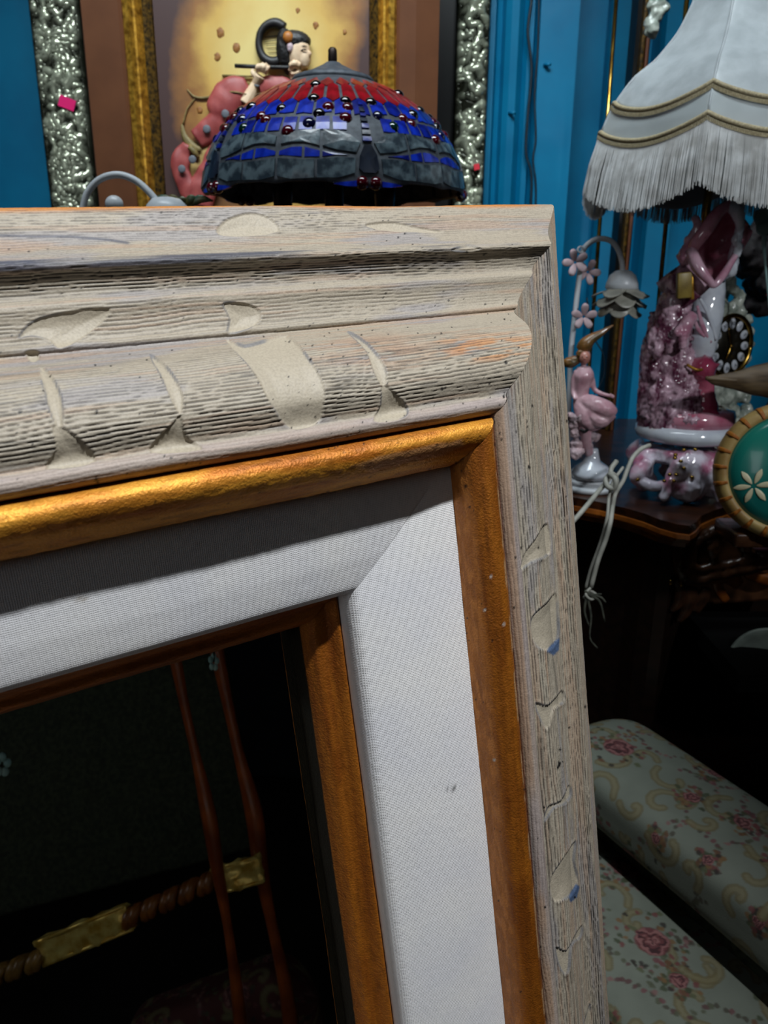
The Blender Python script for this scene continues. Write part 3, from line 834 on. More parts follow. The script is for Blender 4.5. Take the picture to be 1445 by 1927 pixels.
def rp(px, py, d=0.0): return WY(px, py, yr - d)
spots = [(415, 62, 8), (445, 90, 8), (409, 107, 7), (376, 207, 6), (594, 48, 6), (649, 60, 4), (560, 20, 4), (520, 330, 5)]
MAT['spot'] = mat('brown_spot', (120, 72, 20), (150, 100, 40), rough=0.6, scale=200)
for (x, y, r_) in spots:
    b = bmesh.new(); ball(b, rp(x, y), (r_ * 0.0009, 0.0012, r_ * 0.0011), 2); wobble(b, 0.002, 260); bm_obj('painted_spot', b, MAT['spot'], pf)
MAT['skin'] = mat('carved_pale_skin', (226, 200, 168), (208, 176, 142), rough=0.5, scale=60)
MAT['kimono'] = mat('rose_sleeve', (164, 78, 74), (136, 54, 54), rough=0.5, scale=40)
MAT['dotgrey'] = mat('grey_blue_dot', (92, 96, 104), rough=0.6)
MAT['olive'] = mat('olive_ribbon', (96, 84, 44), (140, 120, 70), rough=0.6, scale=80)
# head with neck: one continuous relief
b = bmesh.new()
ball(b, rp(562, 98, 0.016), (0.021, 0.017, 0.030), 3)
ball(b, rp(571, 110, 0.018), (0.014, 0.014, 0.017), 3)
tube(b, [rp(575, 96, 0.024), rp(583, 101, 0.026), rp(579, 107, 0.024)], [0.003, 0.0042, 0.003], 8, 3)
tube(b, [rp(549, 106, 0.010), rp(552, 130, 0.010), rp(560, 150, 0.008)], [0.013, 0.011, 0.014], 10, 3)
ball(b, rp(579, 114, 0.024), (0.003, 0.004, 0.002), 2); ball(b, rp(573, 122, 0.02), (0.008, 0.009, 0.006), 2)
head = organic('head', b, MAT['skin'], pf, 0.0016, 3)
b = bmesh.new(); tube(b, [rp(566, 95, 0.032), rp(572, 93, 0.0335), rp(578, 95, 0.030)], [0.0006, 0.0012, 0.0006], 6, 3); bm_obj('eye', b, MAT['hair'], head)
b = bmesh.new(); tube(b, [rp(565, 88, 0.031), rp(573, 86, 0.031), rp(578, 88, 0.028)], [0.0004, 0.0008, 0.0004], 6, 3); bm_obj('brow', b, MAT['hair'], head)
# hair mass and loops
b = bmesh.new()
ball(b, rp(553, 78, 0.016), (0.030, 0.018, 0.018), 3); ball(b, rp(536, 92, 0.014), (0.016, 0.016, 0.034), 3); ball(b, rp(541, 112, 0.012), (0.011, 0.012, 0.026), 3)
ball(b, rp(571, 78, 0.014), (0.014, 0.014, 0.012), 2)
organic('hair', b, MAT['hair'], pf, 0.002, 3, 0.001, 300)
b = bmesh.new()
L_ = [(536, 52), (520, 44), (503, 47), (490, 62), (487, 85), (494, 106), (508, 116), (522, 116), (534, 108)]
tube(b, [rp(x, y, 0.010) for x, y in L_], [0.008, 0.009, 0.0075, 0.0065, 0.0065, 0.0075, 0.0085, 0.009, 0.009], 10, 4); bm_obj('hair_loop', b, MAT['hair'], pf)
b = bmesh.new()
for k in range(6): tube(b, [rp(497 + k * 2, 70 + k * 8, 0.003), rp(530, 66 + k * 9, 0.003)], 0.0006, 5, 2)
bm_obj('comb_thread', b, MAT['hair'], pf)
b = bmesh.new(); ball(b, rp(542, 70, 0.032), (0.0095, 0.005, 0.010), 2); bm_obj('hair_flower', b, MAT['amber'], pf)
b = bmesh.new(); ball(b, rp(546, 88, 0.030), (0.006, 0.004, 0.008), 2); ball(b, rp(545, 93, 0.030), (0.004, 0.004, 0.005), 2)
bm_obj('hair_ornament', b, MAT['petal_pink'], pf)
# flute and rod
b = bmesh.new(); tube(b, [rp(442, 124, 0.022), rp(500, 126, 0.022), rp(566, 128, 0.022)], 0.0035, 8, 2); bm_obj('flute', b, MAT['hair'], pf)
b = bmesh.new(); tube(b, [rp(418, 142, 0.003), rp(475, 144, 0.004)], 0.0018, 8, 2); bm_obj('painted_rod', b, MAT['olive'], pf)
# forearm with hand, five fingers over the flute
def relief_hand(wrist, palm, fingers, thumb, arm=None):
    b = bmesh.new()
    if arm: tube(b, [rp(x, y, 0.012) for x, y in arm], [0.014, 0.011, 0.008], 10, 4)
    tube(b, [rp(*wrist, 0.014), rp(*palm, 0.018)], [0.008, 0.0115], 10, 3)
    for f in fingers: tube(b, [rp(x, y, d) for x, y, d in f], [0.0034, 0.0031, 0.0024], 8, 4)
    tube(b, [rp(x, y, d) for x, y, d in thumb], [0.0038, 0.0034, 0.0026], 8, 4)
    return b
b = relief_hand((482, 157), (489, 142), [[(484, 136, .022), (483, 126, .030), (488, 120, .026)], [(489, 135, .024), (490, 124, .031), (495, 119, .026)],
     [(494, 136, .024), (497, 125, .031), (502, 120, .026)], [(498, 139, .022), (504, 129, .029), (507, 124, .025)]], [(481, 146, .02), (474, 136, .022), (478, 128, .02)],
     [(462, 196), (472, 176), (482, 157)])
organic('arm', b, MAT['skin'], pf, 0.0016, 2)
b = relief_hand((560, 146), (556, 134), [[(549, 129, .022), (546, 122, .029), (549, 116, .025)], [(553, 128, .024), (551, 119, .031), (554, 113, .026)],
     [(557, 128, .024), (557, 119, .031), (560, 113, .026)], [(561, 130, .022), (563, 122, .029), (565, 117, .025)]], [(551, 136, .02), (545, 131, .022), (543, 126, .02)])
organic('hand', b, MAT['skin'], pf, 0.0016, 2)
b = bmesh.new(); tube(b, [rp(476, 158, 0.016), rp(484, 162, 0.022), rp(488, 162, 0.016)], 0.002, 6, 3); bm_obj('bracelet', b, MAT['dotgrey'], pf)
# sleeves
def ribbon(pts, rad, name, m, depth=0.012, flat=0.4, amp=0.0015):
    b = bmesh.new(); tube(b, [rp(x, y, depth) for x, y in pts], [r_ * 0.00118 for r_ in rad], 18, 6, flat=flat, flatdir=(0, 1, 0)); wobble(b, amp * 2.2, 55, seed=3); return bm_obj(name, b, m, pf)
s1 = ribbon([(466, 160), (440, 175), (420, 200), (412, 225), (392, 246), (370, 262)], [12, 24, 26, 19, 17, 14], 'sleeve', MAT['kimono'])
s2 = ribbon([(352, 272), (342, 292), (339, 318), (348, 345), (362, 372), (374, 400)], [8, 14, 14, 15, 16, 18], 'sleeve', MAT['kimono'])
s3 = ribbon([(432, 262), (412, 290), (398, 320), (384, 350), (372, 385)], [12, 18, 20, 22, 24], 'sleeve', MAT['kimono'])
s4 = ribbon([(488, 168), (505, 162), (530, 168), (560, 190)], [10, 16, 18, 22], 'sleeve', MAT['kimono'])
s5 = ribbon([(432, 245), (440, 250), (452, 256)], [7, 9, 7], 'sash_end', MAT['porc_deep'])
for (x, y) in ((424, 214), (389, 243), (342, 318), (402, 336), (362, 300)):
    b = bmesh.new(); ball(b, rp(x, y, 0.0245 if x != 402 else 0.026), (0.0075, 0.0014, 0.0075), 2); bm_obj('sleeve_dot', b, MAT['dotgrey'], pf)
b = bmesh.new()
tube(b, [rp(352, 168, .002), rp(366, 182, .003), (rp(388, 184, .003)), rp(410, 176, .008), rp(440, 173, .024), rp(466, 178, .022)], [0.001, 0.002, 0.0022, 0.0018, 0.0015, 0.0008], 8, 4)
tube(b, [rp(368, 184, .002), rp(352, 205, .003), rp(344, 235, .003)], [0.001, 0.0013, 0.0016], 8, 4); bm_obj('ribbon_line', b, MAT['olive'], pf)
b = bmesh.new(); tube(b, [rp(342, 234, .004), rp(348, 258, .006), rp(362, 275, .010), rp(378, 282, .014)], [0.002, 0.006, 0.008, 0.003], 10, 4, flat=.4, flatdir=(0, 1, 0))
tube(b, [rp(356, 276, .016), rp(366, 286, .016), rp(373, 298, .012)], [0.004, 0.006, 0.003], 8, 3); bm_obj('ribbon_knot', b, MAT['olive'], pf)
ribbon([(425, 268), (405, 290), (388, 300), (372, 330), (370, 350)], [12, 22, 24, 20, 10], 'lower_fold', MAT['straw'], 0.003, 0.25)

# ------------------------------------------------------------------ sideboard carrying the lamps and leaning frames (behind the big frame)
b = bmesh.new(); box(b, (-0.31, 1.50, SBZ - 0.015), (1.08, 0.70, 0.028))
sb = empty('sideboard', (-0.31, 1.5, 0), 'dark walnut sideboard hidden behind the grey frame under the stained glass lamp', 'sideboard')
bm_obj('top', b, MAT['walnut'], sb, smooth=False, bevel=0.004)
b = bmesh.new(); box(b, (-0.31, 1.50, (SBZ - 0.03) / 2), (1.02, 0.64, SBZ - 0.032)); bm_obj('body', b, MAT['walnut'], sb, smooth=False)

# ------------------------------------------------------------------ stained glass lamp
yl = 1.25
def zl(py): return WY(632, py, yl - 0.05).z
lc = WY(628, 300, yl); lamp = empty('stained_glass_lamp', (lc.x, yl, SBZ), 'domed stained glass table lamp in blue, red and grey with dragonflies', 'lamp')
KP = yl / FPX * 1.0
ztop = WY(632, 148, yl).z; zrim = WY(632, 348, yl).z; HD = ztop - zrim
RIM = 0.2
DP = [(0.000, 1.00), (0.052, 0.975), (0.080, 0.90), (0.110, 0.80), (0.140, 0.665), (0.163, 0.52), (0.180, 0.38), (0.191, 0.24), (0.198, 0.10), (0.2025, -0.05), (0.204, -0.14)]
DR = np.array([p[0] for p in DP]) * 0.935; DH = np.array([p[1] for p in DP])
darc = np.r_[0, np.cumsum(np.hypot(np.diff(DR), np.diff(DH) * HD))]
def dome(th, hrel, off=0.0):
    """hrel: 1 top .. 0 rim. th measured from the camera-facing side, positive to the right"""
    r = float(np.interp(-hrel, -DH, DR)); r2 = float(np.interp(-(hrel - 0.02), -DH, DR))
    nrm = Vector((0.02 * HD, (r2 - r))).normalized()      # (dr, dz) normal
    r += off * nrm.x; z = zrim + hrel * HD + off * nrm.y
    return Vector((lc.x + r * math.sin(th), yl - r * math.cos(th), z))
def hp(py):                                     # picture row (front centre) -> hrel, front surface
    for _ in range(1): pass
    best = None
    lo, hi = -0.14, 0.99
    for _ in range(30):
        mid = (lo + hi) / 2; p = dome(0.0, mid)
        d = M.transposed() @ (p - CAM); y = CY - FPX * d.y / -d.z
        if y > py: lo = mid
        else: hi = mid
    return (lo + hi) / 2
def gmat(n, c1, c2, rough=0.18, sc_=22): return mat(n, c1, c2, rough=0.28, scale=sc_, detail=5, coat=0.15, spec=0.4, stretch=(3, 3, 0.7))
G = {'red': gmat('ruby_glass', (104, 6, 16), (158, 14, 30)), 'blue': gmat('cobalt_glass', (4, 14, 110), (20, 54, 190)), 'blue2': gmat('deep_blue_glass', (6, 14, 84), (16, 36, 142)),
     'dark': gmat('slate_glass', (22, 28, 40), (40, 48, 64)), 'wing': mat('mottled_grey_wing_glass', (42, 54, 64), (92, 108, 116), rough=0.3, lo=.42, hi=.6, scale=70, detail=6, coat=0.3, bump=0.5, bdist=0.002)}
MAT['jewel_r'] = mat('dark_ruby_jewel', (70, 8, 20), rough=0.06, coat=1); MAT['jewel_b'] = mat('dark_blue_jewel', (14, 18, 52), rough=0.06, coat=1)
MAT['jewel_g'] = mat('dark_green_jewel', (6, 40, 34), rough=0.06, coat=1); MAT['jewel_k'] = mat('black_jewel', (14, 12, 16), rough=0.06, coat=1)
MAT['lead'] = mat('grey_lead_came', (84, 90, 98), (58, 64, 72), rough=0.55, metal=0.2, scale=120)
def tile(poly, m, thick=0.0024, parent=None, off=0.0):
    """poly: list of (theta_deg, hrel)"""
    n = len(poly); cx_ = sum(p[0] for p in poly) / n; cy_ = sum(p[1] for p in poly) / n
    wa = max(p[0] for p in poly) - min(p[0] for p in poly); wh = max(p[1] for p in poly) - min(p[1] for p in poly)
    fa, fh = 1 - min(0.35, 0.45 / wa), 1 - min(0.2, 0.010 / wh)
    poly = [(cx_ + (a - cx_) * fa, cy_ + (h - cy_) * fh) for a, h in poly]
    b = bmesh.new(); top = []; low = []
    pts = []
    for i in range(n):
        a, c = poly[i], poly[(i + 1) % n]
        k = max(1, int(max(abs(a[0] - c[0]) / 5, abs(a[1] - c[1]) / 0.12)))
        for j in range(k): pts.append((a[0] + (c[0] - a[0]) * j / k, a[1] + (c[1] - a[1]) * j / k))
    for (a, h) in pts:
        top.append(b.verts.new(dome(math.radians(a), h, off + thick))); low.append(b.verts.new(dome(math.radians(a), h, off - 0.0025)))
    n = len(pts)
    prev = top
    for f_ in ((0.55,) if n > 6 else ()):
        ring = [b.verts.new(dome(math.radians(cx_ + (a - cx_) * f_), cy_ + (h - cy_) * f_, off + thick)) for a, h in pts]
        for i in range(n): b.faces.new((prev[i], prev[(i + 1) % n], ring[(i + 1) % n], ring[i]))
        prev = ring
    cv = b.verts.new(dome(math.radians(cx_), cy_, off + thick))
    for i in range(n): b.faces.new((prev[i], prev[(i + 1) % n], cv))
    for i in range(n): 
        try: b.faces.new((top[i], top[(i + 1) % n], low[(i + 1) % n], low[i]))
        except ValueError: pass
    return bm_obj('glass_piece', b, m, parent or lamp, smooth=False)
R3, R2, R1, R0 = hp(128), hp(158), hp(188), hp(222)
hW0, hW1, hW2 = hp(252), hp(290), hp(335)
gth = 0.55   # lead gap, degrees-ish
gh = 0.008
def h_(y): return hp(y)
H = {y: hp(y) for y in (134, 158, 160, 186, 190, 202, 214, 222, 232, 244, 246, 250, 256, 262, 268, 272, 276, 284, 288, 292, 296, 300, 306, 312, 318, 322, 326, 332, 336, 338, 342, 346, 350, 356, 360)}
rr = random.Random(11)
NB = 5
for s_i in range(NB):
    b0 = 17 + s_i * 72
    vis = True
    # red rows
    for k in range(6):
        a0 = b0 - 36 + k * 12; j = rr.uniform(-.6, .6)
        tile([(a0 + .9, H[134]), (a0 + 11.1, H[134]), (a0 + 11.3, H[158]), (a0 + 6, H[160] - .03), (a0 + .7, H[158])], G['red'])
    for k in range(8):
        a0 = b0 - 36 + k * 9
        tile([(a0 + 4.5, H[160] + .015), (a0 + 8.2, H[160] - .02), (a0 + 8.4, H[186]), (a0 + 4.5, H[190] - .02), (a0 + .6, H[186]), (a0 + .8, H[160] - .02)], G['red'])
    for k in range(8):
        a0 = b0 - 36 + k * 9 + 4.5
        if k == 7: a0 = b0 + 31.5
        wv = rr.uniform(-.02, .02)
        tile([(a0 + .5, H[190] - .01), (a0 + 4.5, H[190] + .03), (a0 + 8.5, H[190] - .01), (a0 + 8.5, H[214] + wv), (a0 + 4, H[214]), (a0 + .5, H[214] + wv)], G['blue'] if rr.random() < .8 else G['blue2'])
    for k in range(10):
        a0 = b0 - 36 + k * 7.2
        if abs(a0 + 3.6 - b0) < 4.5: continue
        lowy = 250 if abs(a0 + 3.6 - b0) > 10 else 256
        tile([(a0 + .5, H[214] - .03), (a0 + 6.7, H[214] - .03), (a0 + 6.8, H[232]), (a0 + 6.6, H[246]), (a0 + .6, H[246]), (a0 + .4, H[232])], G['blue'] if rr.random() < .55 else G['blue2'])
    # dragonfly body: tail blocks, thorax, eyes
    for (ya, yb, w) in ((190, 202, 1.2), (202, 214, 1.3), (214, 222, 1.5), (222, 232, 1.6), (232, 244, 1.7), (246, 256, 1.8), (256, 268, 2.0)):
        pass
    yy = [190, 202, 214, 222, 232, 244, 256, 268]
    for i in range(len(yy) - 1):
        w = 1.3 + i * 0.13
        tile([(b0 - w, H[yy[i]] - gh * .5), (b0 + w, H[yy[i]] - gh * .5), (b0 + w, H[yy[i + 1]] + gh), (b0 - w, H[yy[i + 1]] + gh)], G['dark'] if i % 2 else G['blue2'], 0.004)
    tile([(b0 - 1.6, H[272]), (b0 + 1.6, H[272]), (b0 + 3.6, H[292]), (b0 + 4.2, H[318]), (b0 + 2.4, H[326]), (b0 - 2.4, H[326]), (b0 - 4.2, H[318]), (b0 - 3.6, H[292])], G['dark'], 0.004)
    for sgn in (-1, 1):
        P_ = lambda L: [(b0 + sgn * a, H[y]) for a, y in (L if sgn > 0 else L[::-1])]
        tile(P_([(2.6, 268), (6, 256), (12, 246), (18, 244), (18, 276), (12, 284), (4.6, 288)]), G['wing'], 0.003)
        tile(P_([(18.7, 244), (27, 246), (35, 256), (35, 272), (30, 268), (25, 268), (18.7, 276)]), G['wing'], 0.003)
        tile(P_([(5, 296), (12, 296), (20, 300), (20, 336), (12, 336), (5.4, 326)]), G['wing'], 0.003)
        tile(P_([(20.7, 300), (28, 300), (35.6, 296), (35.6, 332), (30, 338), (20.7, 336)]), G['wing'], 0.003)
        tile(P_([(8, 292), (18, 284), (18, 296), (13, 293.0 and 292)]), G['blue2'], 0.002)
        tile(P_([(18.7, 284), (25, 276), (25, 296), (18.7, 296)]), G['blue'], 0.002)
        tile(P_([(25.7, 276), (30, 276), (35.4, 284), (35.4, 292), (25.7, 296)]), G['blue'], 0.002)
        tile(P_([(4.8, 338), (11, 342), (14, 346), (9, 356), (4.8, 360)]), G['blue'], 0.002)
        tile(P_([(0.4, 350), (4.2, 350), (4.2, 360), (0.4, 360)]), G['blue2'], 0.002)
        jb = bmesh.new(); c = dome(math.radians(b0 + sgn * 2.7), H[342], -0.002); ball(jb, c, 0.0084, 3); bm_obj('jewel', jb, MAT['jewel_r'], lamp)
    # cabochons
    for (a, y, m) in ((-26, 166, 'k'), (-24, 176, 'k'), (-20, 212, 'k'), (-16, 204, 'r'), (-7, 192, 'k'), (-6.5, 200, 'r'), (-8, 224, 'r'), (-24, 232, 'b'), (-33, 246, 'r'), (7, 194, 'k'), (8, 210, 'b'), (14, 234, 'g'), (22, 214, 'r'), (26, 226, 'r'), (32, 198, 'k')):
        yk = min(H.keys(), key=lambda q: abs(q - y))
        jb = bmesh.new(); c = dome(math.radians(b0 + a), H[yk], -0.0030); ball(jb, c, 0.0084 + 0.0012 * rr.random(), 3); bm_obj('jewel', jb, MAT['jewel_' + m], lamp)
# lead shell under the glass with the scalloped hem
b = bmesh.new(); NS = 200; hs = np.linspace(0.985, 0, 26); rings = []
for i, hv in enumerate(hs):
    ring = []
    for k in range(NS):
        th = 360 * k / NS; rel = ((th - 17 + 36) % 72) - 36
        low = H[360] if abs(rel) < 8 else (H[360] + (H[338] - .01 - H[360]) * min(1, (abs(rel) - 8) / 9) if abs(rel) < 30 else H[338] - .01 - (0.02) * (abs(rel) - 30) / 6)
        hh = 0.985 + (low - 0.985) * (1 - hv / 0.985)
        ring.append(b.verts.new(dome(math.radians(th), hh, 0)))
    rings.append(ring)
for a, c in zip(rings, rings[1:]):
    for k in range(NS): b.faces.new((a[k], a[(k + 1) % NS], c[(k + 1) % NS], c[k]))
o = bm_obj('lead_came', b, MAT['lead'], lamp)
md = o.modifiers.new('solid', 'SOLIDIFY'); md.thickness = 0.002; md.offset = 0
b = bmesh.new(); zc_ = zrim + HD
lathe(b, (lc.x, yl, zc_), [(0.062, -0.008), (0.056, 0.0), (0.035, 0.007), (0.014, 0.017), (0.010, 0.020), (0.006, 0.020)], 36); bm_obj('cap', b, MAT['lead'], lamp)
b = bmesh.new(); lathe(b, (lc.x, yl, zc_), [(0.0045, 0.015), (0.0065, 0.024), (0.0062, 0.036), (0.004, 0.039)], 16); bm_obj('finial', b, mat('bronze_patina', (60, 46, 38), (40, 32, 30), rough=.4, metal=.6), lamp)
MAT['bronze'] = bpy.data.materials['bronze_patina']
b = bmesh.new(); lathe(b, (lc.x, yl, SBZ), [(0.09, 0), (0.092, 0.012), (0.06, 0.022), (0.025, 0.04), (0.018, 0.09), (0.026, 0.14), (0.016, 0.2), (0.012, zrim - SBZ + 0.03), (0.020, zrim - SBZ + 0.045), (0.020, zrim - SBZ + 0.09), (0.004, zrim - SBZ + 0.1), (0.004, zc_ - SBZ + 0.012)], 28)
bm_obj('stem', b, MAT['bronze'], lamp)
for k in (-1, 1):
    b = bmesh.new(); tube(b, [(lc.x, yl, zrim + 0.02), (lc.x + k * 0.05, yl - 0.01, zrim + 0.03), (lc.x + k * 0.075, yl - 0.01, zrim + 0.005)], 0.006, 8); lathe(b, (lc.x + k * 0.075, yl - 0.01, zrim - 0.03), [(0.004, -0.002), (0.014, 0), (0.016, 0.03), (0.008, 0.04)], 14); bm_obj('bulb_holder', b, MAT['bronze'], lamp)

# ------------------------------------------------------------------ white goose-neck lamps
def petals(cx_, cy_, cz_, R, rows, parent, m, tilt=0):
    for (rr_, zz_, n_, len_, w_, open_) in rows:
        for k in range(n_):
            a = 2 * PI * (k + 0.5 * (rr_ * 997 % 1)) / n_
            b = bmesh.new(); nU, nV = 7, 6; g = []
            for i in range(nU):
                row = []
                for j in range(nV):
                    u_ = i / (nU - 1); v_ = j / (nV - 1) * 2 - 1
                    wid = w_ * math.sin(PI * (0.22 + 0.62 * u_)) ** 0.8
                    rad = rr_ + open_ * u_ ** 1.6 + 0.10 * len_ * math.sin(u_ * 7 + k)
                    ang = a + v_ * wid / max(rr_ + open_ * u_, 0.006)
                    lip = 0.18 * len_ * (v_ * v_) * (1 if u_ > .6 else .3)
                    row.append(b.verts.new((cx_ + rad * math.cos(ang), cy_ + rad * math.sin(ang), cz_ + zz_ - len_ * u_ + lip)))
                g.append(row)
            for i in range(nU - 1):
                for j in range(nV - 1): b.faces.new((g[i][j], g[i][j + 1], g[i + 1][j + 1], g[i + 1][j]))
            o = bm_obj('petal', b, m, parent); md = o.modifiers.new('s', 'SOLIDIFY'); md.thickness = 0.0016
# the second lamp, mostly hidden behind the big frame (upper left)
g2 = WY(155, 700, 1.12)
gl2 = empty('gooseneck_lamp', (g2.x, 1.12, SBZ), 'white goose-neck lamp whose curved arm shows above the left end of the grey frame', 'lamp', None)
b = bmesh.new(); lathe(b, (g2.x, 1.12, SBZ), [(0.06, 0), (0.06, 0.012), (0.02, 0.022), (0.006, 0.03)], 28); bm_obj('base', b, MAT['white_metal'], gl2)
b = bmesh.new(); tube(b, [(g2.x, 1.12, SBZ + 0.02), WY(150, 460, 1.12), WY(158, 383, 1.12), WY(172, 352, 1.12), WY(195, 334, 1.12), WY(224, 329, 1.12), WY(252, 338, 1.12), WY(274, 355, 1.12), WY(294, 377, 1.12), WY(306, 392, 1.12)],
     [0.0045] * 10, 12, 6); bm_obj('neck', b, MAT['white_metal'], gl2)
cp = WY(314, 392, 1.12)
b = bmesh.new(); lathe(b, cp, [(0.008, 0.014), (0.018, 0.012), (0.026, 0.004), (0.030, -0.012), (0.028, -0.014)], 24); bm_obj('socket_cap', b, MAT['white_metal'], gl2)
petals(cp.x, cp.y, cp.z, 0, [(0.022, -0.008, 6, 0.04, 0.018, 0.02)], gl2, MAT['petal_glass'])
b = bmesh.new(); ball(b, WY(215, 384, 1.12), (0.012, 0.01, 0.011), 3); tube(b, [WY(215, 392, 1.12), WY(190, 420, 1.12), WY(152, 450, 1.12)], 0.002, 6); bm_obj('flower_bud', b, MAT['white_metal'], gl2)
# tiny green and white things peeping over the frame by the lamp
b = bmesh.new(); c = WY(345, 392, 1.2)
for k in range(5): tube(b, [c, c + Vector((0.012 * (k - 2), -0.004, 0.012)), c + Vector((0.022 * (k - 2), -0.004, 0.016 - 0.003 * abs(k - 2)))], [0.003, 0.006, 0.001], 8, 4, flat=.3)
tube(b, [c, c - Vector((0, 0, 0.16))], 0.003, 8); lathe(b, (c.x, c.y, SBZ), [(0.03, 0), (0.035, 0.05), (0.02, 0.12), (0.016, c.z - SBZ - 0.02)], 20)
tag(bm_obj('leafy_ornament', b, mat('dark_green_enamel', (20, 70, 60), (90, 80, 40), rough=.3, scale=90)), 'small dark green leafy ornament just showing beside the lamp cap', 'ornament')

# ------------------------------------------------------------------ walnut cabinet on the right carrying the porcelain
yb = 1.25
CZ = WY(1275, 925, yb).z                      # cabinet top height
def cz_pt(px, py, dz=0.0): p = WZ(px, py, CZ + dz); return p
cab = empty('cabinet', (cz_pt(1290, 960).x, cz_pt(1290, 960).y, 0), 'dark walnut cabinet with shaped moulded top carrying the pink porcelain lamp', 'cabinet')
edge = [(1040, 928), (1085, 938), (1130, 946), (1180, 958), (1215, 968), (1245, 980), (1275, 988), (1300, 991), (1312, 984), (1322, 972), (1345, 962), (1372, 954), (1410, 950), (1445, 950), (1500, 950)]
front = [cz_pt(x, y) for x, y in edge]
front.append(Vector((front[-1].x + 0.7, front[-1].y, CZ)))
backl = [Vector((front[-1].x, YW - 0.14, CZ)), Vector((front[0].x, YW - 0.14, CZ))]
def shift(pts, d):
    o_ = []
    for p in pts: o_.append(Vector((p.x, p.y + d, p.z)))
    return o_
def slab(prof, name, m, z0):
    b = bmesh.new(); rings = []
    for ins, z in prof:
        pts = shift(front, ins) + [backl[0], backl[1]]
        rings.append([b.verts.new((p.x, p.y, z0 + z)) for p in pts])
    for a, c in zip(rings, rings[1:]):
        for k in range(len(a)): b.faces.new((a[k], a[(k + 1) % len(a)], c[(k + 1) % len(a)], c[k]))
    b.faces.new(rings[0]); b.faces.new(rings[-1]); return bm_obj(name, b, m, cab, smooth=False)
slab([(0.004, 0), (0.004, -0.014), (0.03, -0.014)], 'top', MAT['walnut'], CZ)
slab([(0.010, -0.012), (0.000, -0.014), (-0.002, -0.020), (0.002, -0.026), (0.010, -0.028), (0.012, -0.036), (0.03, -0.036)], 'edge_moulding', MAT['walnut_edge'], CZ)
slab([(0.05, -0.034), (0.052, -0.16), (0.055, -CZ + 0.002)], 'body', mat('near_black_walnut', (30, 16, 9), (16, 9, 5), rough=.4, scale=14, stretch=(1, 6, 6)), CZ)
# framed panels on the front, left of the corner
for (xa, xb, ya, yb_) in ((1090, 1190, 1000, 1080), (1090, 1190, 1095, 1220)):
    b = bmesh.new()
    P0 = [WY(xa, ya, 1.36), WY(xb, ya + 6, 1.30), WY(xb, yb_ + 4, 1.30), WY(xa, yb_, 1.36)]
    prism(b, P0, (0, 0.02, 0)); bm_obj('panel', b, MAT['walnut'], cab, smooth=False, bevel=0.004)
# carved corner console: rolled volutes, pierced shell, lower rail
def cb(px, py, d=0.0): return WY(px, py, 1.10 + d)
b = bmesh.new()
tube(b, [cb(1300, 1000), cb(1285, 1015), cb(1279, 1045), cb(1284, 1075), cb(1310, 1092), cb(1350, 1082), cb(1400, 1072), cb(1470, 1058)], [0.006, 0.010, 0.012, 0.012, 0.010, 0.009, 0.009, 0.008], 12, 6)
tube(b, [cb(1330, 1010), cb(1308, 1022), cb(1298, 1050), cb(1306, 1070), cb(1345, 1066), cb(1400, 1056), cb(1470, 1044)], [0.005, 0.008, 0.009, 0.008, 0.007, 0.007, 0.006], 12, 6)
tube(b, [cb(1320, 1012), cb(1345, 1000), cb(1375, 1003), cb(1400, 1000), cb(1450, 1010), cb(1480, 1016)], [0.007, 0.011, 0.008, 0.010, 0.012, 0.010], 12, 6)
tube(b, [cb(1400, 1002), cb(1396, 1020), cb(1406, 1042), cb(1422, 1052)], [0.006, 0.008, 0.008, 0.006], 10, 6)
tube(b, [cb(1350, 1005), cb(1340, 1030), cb(1345, 1056)], [0.008, 0.010, 0.007], 10, 6)
tube(b, [cb(1420, 1015), cb(1440, 1030), cb(1450, 1050)], [0.010, 0.012, 0.008], 10, 6)
o = organic('carved_console', b, MAT['shellac'], cab, 0.003, 3, 0.0015, 120)
for i, (pts, r_) in enumerate([([(1275, 1090), (1282, 1110), (1276, 1135), (1262, 1150)], .008), ([(1296, 1104), (1300, 1125), (1290, 1150), (1276, 1170)], .009), ([(1330, 1106), (1322, 1126), (1306, 1150)], .008),
                                ([(1345, 1085), (1352, 1108), (1366, 1130)], .006), ([(1405, 1078), (1445, 1090), (1480, 1082)], .008), ([(1325, 1090), (1370, 1086), (1390, 1100)], .009)]):
    b = bmesh.new(); tube(b, [cb(x, y, 0.02) for x, y in pts], [r_, r_ * 1.3, r_ * 1.1, r_ * .5][:len(pts)], 10, 5, flat=0.6); bm_obj('carved_leaf', b, MAT['walnut_edge'] if i > 2 else MAT['shellac'], cab)
b = bmesh.new(); P0 = [cb(1290, 1010, .05), cb(1480, 1000, .05), cb(1480, 1130, .05), cb(1330, 1140, .05), cb(1290, 1100, .05)]; prism(b, P0, (0, 0.03, 0)); bm_obj('corner_block', b, MAT['shellac'], cab, smooth=False, bevel=0.006)
b = bmesh.new(); c = cb(1434, 1028, -0.01); ball(b, c, (0.016, 0.006, 0.007), 3); bm_obj('mount', b, MAT['porc_lilac'], cab)
b = bmesh.new()
for x, y in ((1262, 1096), (1282, 1099)): ball(b, cb(x, y, -0.005), (0.003, 0.003, 0.005), 2)
bm_obj('brass_pin', b, MAT['brass'], cab)

# ------------------------------------------------------------------ pink porcelain lamp with fringed shade
def q(px, py, d=0.0): return WY(px, py, yb + d)
S = yb / FPX * 1.045
pl = empty('porcelain_lamp', (q(1279, 925).x, yb, CZ), 'tall pink and white porcelain figure lamp under a white fringed bell shade', 'lamp')
ax = q(1279, 925)
